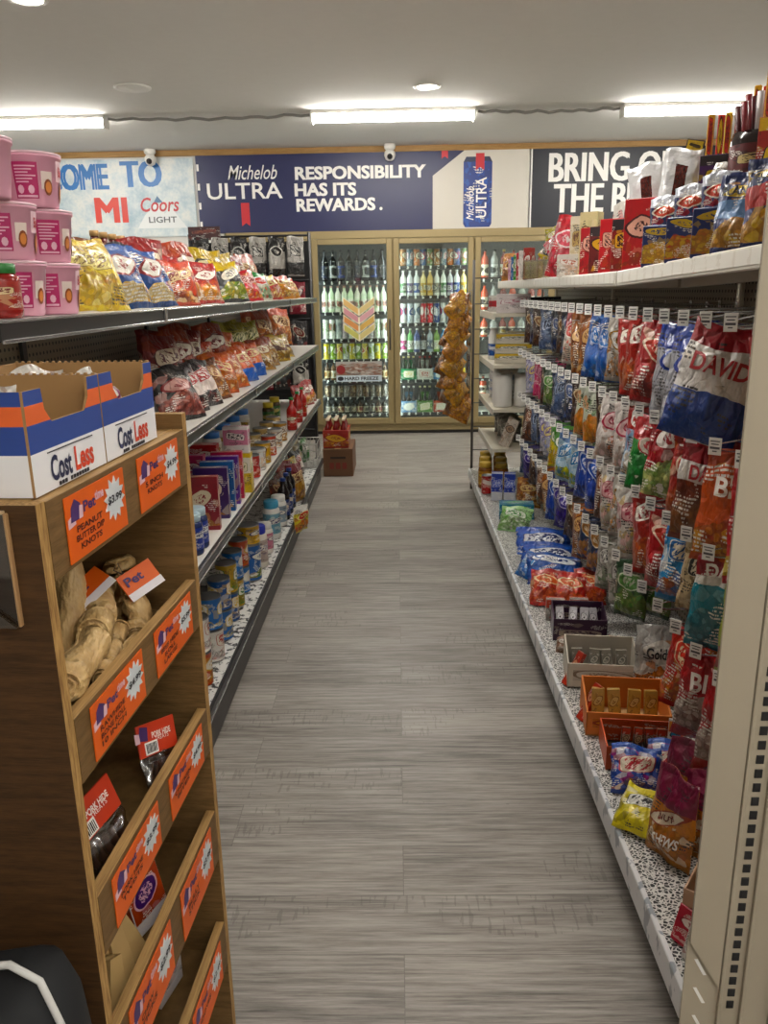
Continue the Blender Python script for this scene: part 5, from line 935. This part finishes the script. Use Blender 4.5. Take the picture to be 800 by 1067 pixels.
one('yel',lambda:bag(.11,.12,.035,pack('e0cf1f',logo='efeee6',word='2a2a2a',bump=.4),6),'candy_bag','yellow candy bag lying over the white deck edge','candy bag',(.535,1.60,RD+.012),(R_(-58),0,R_(-40)))
WAF=pack('20459f',logo='e8dccb',word='b5303a',food='c98a52',food2='20459f',food_at=.3,lp=(.5,.6),lr=(.36,.16),top='2a55b0',top_at=.9)
for k,(x,y) in enumerate(((.590,1.755),(.690,1.775))):
    one('waf',lambda:bag(.125,.125,.05,WAF,8),'wafer_pack','blue wafer pack on the right deck, %s'%('nearer the aisle' if k==0 else 'farther from the aisle'),'wafer pack',(x,y,RD+.004),(R_(-42),0,R_(-12)),'blue wafer packs')
def bar_tray(c,inner,barc,backh,n=4,w_=.20,d_=.15,h_=.07,second=None):
    def b(root):
        tray(w_,d_,h_,.004,pack(c,bump=.1,rough=.6,logo=second,word='efe6da' if second else None,lp=(.5,.45),lr=(.4,.25)),plain(inner,.7),backh).build('tray_box',root)
    return b
def bars(root_loc,yaw,n,w_,barm,label,grp,h_=.085,th=.016,tilt=-16,d_=.13):
    c,s=math.cos(yaw),math.sin(yaw)
    for i in range(n):
        lx=-w_/2+w_*(i+.5)/n; p=(root_loc[0]+c*lx+s*.012,root_loc[1]+s*lx-c*.012+.0,root_loc[2]+.006)
        one(('bar',barm.name,h_),lambda:carton(w_/n*.72,th,h_,barm),'snack_bar','%s, %s from the aisle'%(label,ORD[i+1]),'snack bar',p,(R_(tilt),R_(rng.uniform(-6,6)),yaw+R_(rng.uniform(-6,6))),grp)
YW=R_(-7)
def tray_set(key,x,y,build,label,barm,blabel,n,w_,grp,h_=.085,tilt=-16):
    proto(key,build,'display_tray',label,'tray',(x,y,RD+.0005),(0,0,YW)); bars((x,y,RD+.0005),YW,n,w_-.02,barm,blabel,grp,h_,.016,tilt)
tray_set('t1',.655,1.935,bar_tray('d2562a','2a2220','', .07,w_=.21,d_=.15),'red orange tray of dark bars behind the blue wafer packs',pack('2b2422',top='c9452a',logo='6a5a4a',word='d9c2a0',bump=0),'dark bar in the red orange tray',4,.15,'dark bars in the red orange tray',.08)
one('wafside',lambda:carton(.05,.012,.10,pack('dcd9d4',band='d98a2a',band_at=(.65,.95),logo='3f8ab5',word='2a2a2c',bump=0)),'snack_bar','white and orange bar at the end of the red orange tray','snack bar',(.745,1.925,RD+.006),(R_(-20),0,R_(-20)))
def orange_tray(root):
    m=plain('d5792a',.6); tray(.235,.17,.075,.005,m,plain('c9a06a',.7),.105).build('tray_box',root)
    MB().box((0,-.0858,.042),(.20,.001,.03),pack('d5792a',logo='e9a24a',word='a33a1a',bump=0,lp=(.5,.5),lr=(.45,.4)),0).build('printed_front',root)
proto('t2',orange_tray,'display_tray','bright orange open tray of tan bars on the right deck','tray',(.655,2.115,RD+.0005),(0,0,YW)); bars((.655,2.115,RD+.0005),YW,4,.2,pack('c9a468',logo='dcc08a',word='8a5a2a',bump=0),'tan bar in the bright orange tray','tan bars in the orange tray',.10,.02,-14)
def white_tray(root):
    tray(.225,.16,.085,.004,plain('d5cdbd',.6),plain('3a3230',.7),.115).build('tray_box',root)
    MB().box((0,-.0808,.045),(.19,.001,.04),pack('cfc8bb',logo='e2ddd2',word='8a7a68',bump=0,lp=(.5,.5),lr=(.45,.4)),0).build('printed_front',root)
proto('t3',white_tray,'display_tray','cream open tray of grey wrapped bars behind the orange tray','tray',(.655,2.40,RD+.0005),(0,0,YW)); bars((.655,2.40,RD+.0005),YW,4,.19,pack('8a857a',logo='cfcabc',word='2a2624',bump=0),'grey wrapped bar in the cream tray','grey bars in the cream tray',.095,.02,-14)
for k in range(2): one('redbar',lambda:carton(.032,.014,.12,pack('b83a2a',logo='e0b090',word='7a1a14',bump=0)),'snack_bar','red bar standing beside the %s tray at the aisle side'%('orange','cream')[k],'snack bar',(.532,2.13+.22*k,RD+.001),(R_(-30),0,R_(-70)))
def purp(root): tray(.19,.15,.085,.004,pack('3b1f3a',logo='b8a898',word='3b1f3a',bump=0,lp=(.5,.35),lr=(.4,.16)),plain('2a2226',.7),.10).build('tray_box',root)
proto('t4',purp,'display_tray','dark purple open tray of silver tubes on the right deck','tray',(.66,2.755,RD+.0005),(0,0,YW)); bars((.66,2.755,RD+.0005),YW,4,.165,pack('bdbac0',logo='e4e2e4',word='3a3436',bump=0,metal=.3),'silver wrapped bar in the dark purple tray','silver bars in the purple tray',.095,.02,-30)
for k in range(5): one('choc',lambda:bag(.05,.06,.03,pack('8a6a58',logo='e6dfd6',word='5a3a2a'),k),'small_treat','small pale and brown treat between the cream and purple trays, %s from aisle'%ORD[k+1],'treat',(.57+.04*k,2.585,RD+.001),(R_(-40),0,R_(-20)),'small treats between trays')
RC=pack('b5231f',logo='d9602a',word='f0d9b0',food='d9682a',food2='b5231f',food_at=.4,mark='c43a2a')
for k,(x,y,l) in enumerate(((.585,3.03,'at the aisle'),(.675,3.00,'in the middle'),(.76,3.03,'nearest the peg bags'))):
    one(('rcb',k),lambda:bag(.13,.17,.06,RC,k+2),'cookie_pack','red and orange snack pack lying on the deck, %s'%l,'cookie pack',(x,y-.03,RD+.012),(R_(-52),0,R_(-12)),'red snack packs on the deck')
for k,(x,c) in enumerate(((.60,'c9432a'),(.69,'c9432a'))): one('ovbox',lambda:carton(.07,.04,.085,pack('8f8a86',top='c9432a',logo='d9d6d2',word='4a4a4a',top_at=.6,bump=0)),'snack_box','grey and red carton before the red snack packs, %s'%('aisle side' if k==0 else 'inner side'),'box',(x,2.885,RD+.001),(R_(-4),0,R_(-8)))
one('chips',lambda:bag(.24,.17,.05,pack('2b57a8',logo='e9ecf2',word='1f3f86',food='8a5a3a',food2='2b57a8',food_at=.3,lp=(.5,.68),lr=(.42,.14)),4,(('Chips',.5,.69,.10,.024,WHT),)),'cookie_pack','wide blue and brown cookie pack before the two blue packs','cookie pack',(.675,3.26,RD+.008),(R_(-60),0,R_(-6)))
ORE=pack('1c4db0',logo='e6e9ef',word='1c2f6a',mark='2a62c4',lp=(.5,.5),lr=(.4,.2),food=None)
for k in range(2): one(('oreo'),lambda:bag(.25,.17,.05,ORE,5,(('OREO',.5,.22,.09,.028,WHT),)),'cookie_pack','bright blue cookie pack lying flat on the deck, %s one'%('nearer','farther')[k],'cookie pack',(.68,3.40+.17*k,RD+.010+.02*k),(R_(-58),0,R_(-5)),'bright blue cookie packs')
one('bluep',lambda:bag(.1,.12,.04,pack('2a6ab8',logo='5a9ad8',word='e9eef4'),3),'candy_bag','small sky blue bag at the deck edge beside the cookie packs','candy bag',(.545,3.36,RD+.001),(R_(-35),0,R_(-60)))
one('greenw',lambda:bag(.17,.15,.07,pack('a9cf9a',logo='e9efe4',word='3f8a3a',mark='6fae52',food='dfe6d6',food2='8fbf6f',food_at=.5),2),'candy_bag','pale green and white bag at the deck edge','candy bag',(.60,4.06,RD+.001),(R_(-42),0,R_(-25)))
one('teal',lambda:carton(.19,.10,.085,pack('2a7aa0',logo='5aa84a',word='e3ece6',food='3f8a2f',food2='2a7aa0',food_at=.3,bump=0)),'snack_box','teal and green box behind the pale green bag','box',(.66,4.34,RD+.001),(0,0,R_(-6)))
one('bread',lambda:bag(.16,.17,.07,pack('b5793a',logo='e0c08a',word='7a2a1a',food='c98a42',food2='8a5224',food_at=.6),4),'snack_bag','brown and orange bag behind the teal box','snack bag',(.76,4.56,RD+.001),(R_(-14),0,R_(-30)))
for k,(x,y) in enumerate(((.60,4.74),(.675,4.72))): one('bluebox',lambda:carton(.068,.06,.17,pack('2c3f9a',band='cfd0d6',band_at=(0,.32),logo='6a78c8',word='e6e8f2',mark='4a5ab8',bump=0)),'snack_box','tall violet blue box on the far deck, %s'%('aisle side' if k==0 else 'inner side'),'box',(x,y,RD+.001),(0,0,R_(-10)),'violet blue boxes on the far deck')
for k,(x,y) in enumerate(((.56,5.05),(.58,5.22),(.66,5.02),(.68,5.2),(.60,5.40),(.7,5.42))):
    proto(('jar','amber'),jar_parts(.045,.17,plain('7a4a1a',.15),pack('b5822a',logo='e0c04a',word='6a3a14',bump=0),plain('c9a53a',.4)),'snack_jar','amber snack jar on the far right deck, %s'%('aisle row, nearest','aisle row, second','inner row, nearest','inner row, second','aisle row, farthest','inner row, farthest')[k],'jar',(x,y,RD+.001),(0,0,k),'amber jars on the far deck')
one('redcan',lambda:can(.034,.12,pack('b02a2a',logo='e9dfd6',bump=0)),'drink_can','red can at the deck edge before the amber jars','can',(.555,4.90,RD+.001))
GF=pack('b8b6b2',logo='e6e2da',word=None,food='d8801f',food2='c56a17',food_at=.46,lp=(.5,.66),lr=(.38,.15),metal=.1,rough=.3)
one('gf',lambda:bag(.165,.235,.065,GF,4,(('Goldfish',.5,.665,.108,.034,M['ink']),('CHEDDAR',.5,.33,.09,.018,WHT))),'cracker_bag','silver and orange cracker bag standing behind the orange tray','snack bag',(.805,2.25,RD+.001),(R_(-7),0,R_(-16)))
# household goods on the far shelves
def paper_roll(root):
    MB().lathe([(.018,0),(.055,.001),(.058,.01),(.058,.19),(.055,.2),(.018,.2)],plain('dcdad4',.8),20,cap=False).build('paper',root); MB().lathe([(.019,.001),(.0185,.199)],M['kraft'],14,cap=False).build('core',root)
for k,(x,y) in enumerate(((.65,4.97),(.66,5.12),(.78,4.98))): proto('pr',paper_roll,'paper_roll','white paper roll on the third far shelf, %s'%('front near','front far','inner')[k],'paper roll',(x,y,FS[1][0]+.001),(0,0,0),'paper rolls on the far shelf')
one('whbag',lambda:bag(.2,.2,.09,pack('d9d9d6',logo='4a7ab8',word='e9e9e6',lr=(.2,.2)),7),'tissue_pack','white and blue wrapped pack on the far shelves','pack',(.70,5.36,FS[1][0]+.001),(R_(-4),0,R_(-30)))
for k in range(3): one('ylb',lambda:carton(.22,.14,.058,pack('d8d2c4',band='d2b02a',band_at=(.55,1),logo='e9e6dc',word='3a3a30',bump=0)),'goods_box','yellow and white flat box, %s of the pile on the far shelf'%('bottom','middle','top')[k],'box',(.72,5.02,FS[2][0]+.001+k*.059),(0,0,R_(-14+4*k)),'yellow boxes on the far shelf')
one('blbot',lambda:bottle_mb(.034,.2,plain('e4e4e0',.3),pack('2458a8',logo='e6e9ee',bump=0),plain('e9e9e4',.4),.6,.75),'cleaner_bottle','white and blue bottle beside the yellow boxes','bottle',(.625,5.28,FS[2][0]+.001))
for k in range(2): one('ylb2',lambda:carton(.1,.1,.17,pack('c9c4b8',band='cfae2c',band_at=(0,.3),logo='e2dfd6',word='4a4a40',bump=0)),'goods_box','pale upright box at the back of the yellow box shelf, %s'%('nearer','farther')[k],'box',(.78,5.28+.13*k,FS[2][0]+.001))
one('wbox',lambda:carton(.2,.16,.11,pack('d8d0d0',logo='e9e4e4',word='a86a7a',bump=0)),'goods_box','white box on the highest far shelf','box',(.71,5.0,FS[3][0]+.001),(0,0,R_(-10)))
one('rwb',lambda:carton(.12,.1,.1,pack('d9d6d2',band='b8303a',band_at=(.3,.7),bump=0)),'goods_box','red and white box on the highest far shelf','box',(.66,5.32,FS[3][0]+.001),(0,0,R_(-15)))
one('dkb',lambda:carton(.2,.1,.09,pack('1f2430',logo='3a4a6a',bump=0)),'goods_box','dark box behind the white box on the highest far shelf','box',(.89,5.03,FS[3][0]+.001))
one('phone',lambda:carton(.075,.02,.19,pack('cfc6bc',logo='a8907c',word='4a3a32',mark='b5a596',bump=0)),'card_pack','slanted pale pack hanging over the lowest far shelf','pack',(.66,4.93,FS[0][0]+.003),(0,R_(22),R_(-35)))
for k in range(3): one('grp',lambda:bag(.15,.16,.06,pack('6a6a64',logo='a8a8a0',word='2a2a2a',mark='82827a'),k),'goods_bag','grey bag on the lowest far shelf, %s from near'%ORD[k+1],'bag',(.72,5.1+.16*k,FS[0][0]+.001),(R_(-6),0,R_(-40)),'grey bags on the lowest far shelf')
# clip strip of orange snack bags at the far end
CSX,CSY=.505,5.745
strip=thing('clip_strip','clear clip strip hanging at the far end of the right shelves','clip strip',(CSX,CSY,0))
MB().box((0,0,.96),(.03,.003,.86),glass('d9d6cf',.6),.0005).build('strip',strip); MB().tube([(0,0,1.385),(0,-.03,1.40),(.02,-.04,1.40)],.003,M['chrome'],5).build('hook',strip)
OGS=[pack('cf8420',logo='dba040',word='8a4a14',food='e0a03a',food2='b8701c',food_at=.8,mark='d99530',bump=.9),pack('c57a1e',logo='6a3a1a',word='e9c88a',food='d8942c',food2='9a5a1c',food_at=.65,bump=.9),pack('d69a38',logo='e6bc6a',word='8a4a1a',food='c9822a',food2='e2ac4a',food_at=.7,bump=.9),pack('8a5424',logo='c98a3a',word='4a2a14',food='b8742a',food2='5a3418',food_at=.6,bump=.9)]
k=0
for i in range(8):
    for s_ in (-1,1):
        k+=1; q=(k*7)%4
        one(('og',q,k%3),lambda:bag(.15,.20,.085,OGS[q],k%3+3,(),True),'snack_bag','orange snack bag on the clip strip, %s from top on its %s side'%(ORD[i+1],'left' if s_<0 else 'right'),'snack bag',(CSX+s_*.02-.04-.008*i*(1 if i<6 else .5)+rng.uniform(-.014,.014)+.03*(i==7),CSY-.035-.02*(s_>0),1.385-.096*i-.03*(s_>0)),(R_(-12+rng.uniform(-10,6)),R_(s_*16+24+rng.uniform(-14,14)),R_(-6+s_*26)),'orange bags on the clip strip')
# ---- goods on the right top shelf
def rt(px,py,x): return P(px,py,x=x).y
PL=lambda c,f1,f2:pack('1f2f66',logo='d2b23a',word='1f2f66',band=c,band_at=(.42,.66),food=f1,food2=f2,food_at=.44,lp=(.5,.76),lr=(.42,.07),top='1b2a5c',top_at=.86)
PTX=(('PLANTERS',.5,.765,.11,.016,BLK),)
def top_bag(key,fn,name,label,cat,x,y,yaw,lean,group=None,dz=0): return one(key,fn,name,label,cat,(x,y,tz(y)+dz),(R_(lean),0,R_(yaw)),group)
top_bag('pl1',lambda:bag(.14,.175,.065,PL('b8302f','d9a83a','c98a2a'),2,PTX),'nut_bag','navy and red nut bag at the near end of the right top shelf','nut bag',.745,1.66,-42,-8)
top_bag('pl2',lambda:bag(.13,.165,.06,PL('7a9ac4','cf9a4a','b5803a'),3,PTX),'nut_bag','navy and pale blue nut bag second on the right top shelf','nut bag',.745,1.82,-42,-8)
top_bag('pl1',None,'nut_bag','navy and red nut bag behind the nearest one on the right top shelf','nut bag',.86,1.70,-38,-8)
def caddy(c):
    def b(root):
        MB().box((0,0,.055),(.10,.125,.11),pack('1f2e64',logo='c9a93a',word='1f2e64',food=c,food2='c99a5a',food_at=.62,lp=(.5,.86),lr=(.42,.09),bump=0,rough=.4),.002).build('box',root)
        mb=MB()
        for k in range(4): mb.box((-.0505,-.01+0*k,.088-.022*k),(.001,.03,.015),plain('d5d9e2',.4),0)
        mb.text('NUTS',(-.0512,.04,.055),(0,0,1),(0,1,0),.022,plain('d5d9e2',.4),w=.085,bold=.02); mb.build('side_print',root)
        for k in range(3): bag(.085,.11,.028,pack('23305f',top='c9ccd6',logo='c9462f',word='efe6d8',top_at=.75,food='d9dbe2',food2='23305f',food_at=.3,metal=.25),k,nu=8,nv=10).build('foil_pouch',root).location=(0,-.035+.035*k,.075)
    return b
for k,(c,y,l) in enumerate((('a8643a',1.985,'third'),('b5423a',2.17,'fourth'),('cfa86a',2.37,'fifth'))):
    proto(('cad',c),caddy(c),'nut_display_box','navy display box of nut pouches, %s on the right top shelf'%l,'display box',(.765,y,tz(y)),(0,0,R_(-40)),'navy nut boxes on the right top shelf')
SIL=pack('c9cacc',food='5a2420',food2='3a1614',logo=None,rough=.22,metal=.5,bump=.8,food_at=.3)
def foil(sd):
    m=NT('foil_window'); uv=m.coord('UV'); x,y,_=m.sep(uv); a=m.math('LESS_THAN',m.math('ABSOLUTE',m.math('SUBTRACT',x,.5)),.17); b=m.math('MULTIPLY',m.math('GREATER_THAN',y,.16),m.math('LESS_THAN',y,.8)); nz=m.noise(uv,18,3)
    c=m.mix(m.math('MULTIPLY',a,b),lin('d3d4d6'),m.ramp(nz,[(.35,lin('2a0f0e')),(.7,lin('6a2c24'))])); ob=m.noise(m.coord(),40,3); m.bump(ob,.5,.01); m.fin(c,.25,.25,.6); return bag(.105,.215,.03,m.m,sd,nu=8)
for k,(y,dz,yaw,ty,l) in enumerate(((2.63,.085,-24,-8,'left one'),(2.42,.085,-28,4,'right one'))):
    one(('foil',k),lambda:foil(k+2),'jerky_pouch','silver foil jerky pouch with dark window behind the navy boxes, %s'%l,'jerky pouch',(.79,y,tz(y)+dz+.02),(R_(-4),R_(ty),R_(yaw)),'silver jerky pouches')
def fbox(root): MB().box((0,0,.05),(.12,.09,.1),pack('2a2a30',logo='6a2a24',word='d9d2c4',bump=0),.002).build('box',root)
for k,y in enumerate((2.45,2.61)): proto('fb',fbox,'display_box','black box below the silver jerky pouches, %s'%('nearer','farther')[k],'display box',(.86,y,tz(y)),(0,0,R_(-36)))
one('foil3',lambda:bag(.07,.12,.02,pack('d0cfd2',top='e2e0dc',logo='7a2a3a',word='3a2a2a',metal=.3),4),'jerky_pouch','small silver and purple pouch right of the jerky pouches','jerky pouch',(.80,2.20,tz(2.2)+.125),(R_(-10),R_(22),R_(-36)))
one('gt',lambda:MB().box((0,0,.02),(.05,.002,.04),M['ink'],.0005).box((0,-.0014,.02),(.044,.001,.034),pack('c9a83a',logo='3a2a1a',bump=0),0),'price_card','small yellow and black card standing on the jerky pouches','card',(.83,2.42,tz(2.4)+.30),(0,R_(12),R_(-34)))
# jerky stick jars and boxes higher up at the near end
def stick_jar(root):
    MB().lathe([(.062,0),(.066,.01),(.066,.13),(.06,.15)],plain('241a1a',.15),20).build('jar_body',root)
    MB().lathe([(.0668,.03),(.0668,.12)],pack('5a1a1e',logo='c9b98a',word='2a1214',bump=0,mark='3a1416'),20,cap=False).build('label',root)
    for k in range(14):
        a=k*2.399; r=.045*math.sqrt((k+.5)/14); c=('7a1420','4a0f18','9a1c2c','d2cfd0')[k%4]
        MB().tube([(r*math.cos(a),r*math.sin(a),.10),(r*1.5*math.cos(a),r*1.5*math.sin(a),.215+.02*(k%3))],.0085,pack(c,logo='e0c9a0',bump=0),7).build('meat_stick',root)
def shelf_riser(y0,y1,label):
    def b(root): MB().box((.955,(y0+y1)/2,tz(2)+.075),(.23,y1-y0,.15),pack('6a5a44',logo='3a2f26',bump=0,rough=.7),.003).build('box',root)
    proto(('riser',y0),b,'stock_box',label,'box',(0,0,0))
shelf_riser(1.88,2.36,'brown stock box at the back of the right top shelf, near end'); bz_=tz(2)+.152
proto('sj',stick_jar,'meat_stick_jar','dark jar of red wrapped meat sticks above the nut bags','jar',(.905,2.17,bz_))
def stick_box(c1_,c2_,n):
    def b(root):
        carton(.16,.09,.12,pack(c1_,top=c2_,logo='e6c23a',word='2a1414',bump=0,lp=(.5,.5),lr=(.4,.2))).build('box',root)
        for k in range(n): MB().box((-.065+.13*k/(n-1),-.01+.02*(k%2),.15),(.017,.010,.15),pack(('d9a22a','c9301f','e0b93a','a8202a')[k%4],logo=('c9301f','e6c23a')[k%2],word='3a1414',bump=0,lr=(.4,.3)),.002).build('meat_stick',root)
    return b
proto('sb1',stick_box('4a2a5a','2a1f22',7),'meat_stick_box','purple and black box of yellow meat sticks left of the stick jar','meat stick box',(.905,2.31,bz_),(0,0,R_(-30)),None)
proto('sb2',stick_box('b8301f','d9a82a',8),'meat_stick_box','red and yellow box of meat sticks behind the stick jar','meat stick box',(1.0,2.26,bz_),(0,0,R_(-30))).scale=(1,1,1.25)
proto('sb3',stick_box('a8221f','e0b52a',6),'meat_stick_box','yellow topped meat stick box highest at the right picture edge','meat stick box',(.915,1.99,bz_),(0,0,R_(-24))).scale=(1,1,1.25)
def tallbox(root): carton(.05,.05,.26,pack('7a5a3a',logo='a8824f',bump=0,rough=.7)).build('box',root)
proto('tbx',tallbox,'stock_box','brown upright carton left of the highest meat stick box','box',(.98,2.12,bz_),(0,0,R_(-24)))
# far run of boxes, pouches and candy
ry=[('redpk','b5262a','tall red candy box',.05,.165,2.60),('yelpk','8a2a2a','dark red box with yellow print',.05,.13,2.74),('redpk2','c0232a','bright red candy box',.055,.14,2.90),('brnpk','6a3030','brown and red candy box',.05,.13,3.05),('redpk3','b03a3e','rose red candy box',.05,.135,3.2)]
for k,(key,c,l,w_,h_,y) in enumerate(ry):
    one(key,lambda:carton(.10,.06,h_,pack(c,top='2a2024' if k%2 else None,logo='d9a84a' if k%2 else 'e0b0a0',word='3a1418',food='8f5a3a',food2=c,food_at=.25,bump=0,lp=(.5,.62),lr=(.4,.14))),'candy_box',l+', %s beyond the navy nut boxes'%ORD[k+1],'candy box',(.765,y,tz(y)),(0,0,R_(-38)),'candy boxes on the right top shelf').scale=(1.1,1.1,1.28)
    one(('pch',k),lambda:bag(.085,.14,.03,pack(('c9c4b8','3a2a2a','c96a4a','2f2a2c','d0ccc4')[k],logo=('d2b02a','b8302f','e0a03a','c9c2b8','b8302f')[k],word='3a1a1a',food=c,food2='c98a4a',food_at=.4),k),'candy_pouch','%s pouch standing behind the %s'%(('white and yellow','dark','orange and red','black and pale','white and red')[k],l),'pouch',(.86,y+.04,tz(y)+.001),(R_(-4),R_(rng.uniform(-6,6)),R_(-34)),'pouches behind the candy boxes').scale=(1.1,1,1.85)
for k,(key,c,l,y) in enumerate((('crm','cfc29a','cream box',3.42),('crm2','d8cdb8','pale pink and cream box',3.60))):
    one(key,lambda:carton(.07,.05,.19,pack(c,logo='b8a070',word='6a4a3a',food='d9cdb0',food2=c,food_at=.3,bump=0)),'candy_box',l+' standing among the candy on the right top shelf','candy box',(.79,y,tz(y)),(0,0,R_(-38))).scale=(1.1,1.1,1.3)
one('clr',lambda:carton(.12,.08,.09,pack('cfcac2',logo='e2ded8',word='b06a5a',food='c99a7a',food2='d9d4cc',food_at=.5,bump=0)),'candy_box','pale low box before the cream boxes','candy box',(.745,3.50,tz(3.5)),(0,0,R_(-38)))
one('lic',lambda:bag(.14,.22,.07,pack('c0202c',logo='d9707a',word='f0e0e0',mark='d0404a',food='a8182a',food2='d03a4a',food_at=.5,bump=.8),3),'licorice_bag','bright red licorice bag with twisted top','candy bag',(.77,3.92,tz(3.92)),(R_(-4),R_(10),R_(-40))).scale=(1.15,1,1.25)
def tub(root):
    MB().box((0,0,.05),(.22,.15,.10),glass('dfe0cf',.55,.08),.004).build('clear_tub',root)
    for k in range(18): MB().box((-.09+.036*(k%6),-.045+.045*(k//6),.05),(.028,.034,.085),pack(('c9cf9a','d9dcb8','b5bf7a')[k%3],logo='e6e6d0',bump=0),.004).build('candy_piece',root)
proto('tub',tub,'candy_tub','clear tub of pale green candies on the right top shelf','tub',(.80,4.42,tz(4.42)),(0,0,R_(-30)))
PKC=[('c9324a','pink red'),('d95a8a','pink'),('b8b03a','yellow green'),('c02a3a','red'),('2a2a2c','black'),('d0486a','rose'),('d9c03a','yellow')]
for k,(c,n) in enumerate(PKC):
    one(('pk',c),lambda:bag(.11,.13,.04,pack(c,logo='efe6e2',word=c,mark='e6d6d2',bump=.7),k),'candy_bag','%s candy bag piled above the clear tub'%n,'candy bag',(.80+.05*(k%2)+.03,4.22+.085*k,tz(4.4)+.103+.02*(k%3)),(R_(-20),R_(-35+14*k),R_(-30)),'candy bags over the clear tub')
for k,(c,n,y) in enumerate((('a8302a','brown red',4.82),('e0dcda','white',5.0),('b83a4a','rose red',5.1),('3f8f3f','green',5.22),('2f62a8','blue',5.34),('d9a0b8','pink',5.46))):
    one(('stk',c),lambda:carton(.05,.045,.18-.008*k,pack(c,logo='efece6',word=c,mark='e6e0d8' if k%2 else None,bump=0)),'candy_box','%s upright candy pack near the far end of the right top shelf'%n,'candy box',(.765,y,tz(y)),(0,0,R_(-38)),'upright candy packs at the far end')
one('far_or',lambda:bag(.17,.18,.07,OGS[1],3),'snack_bag','orange snack bag at the far end of the right top shelf','snack bag',(.79,5.58,tz(5.58)),(R_(-8),0,R_(-25)))
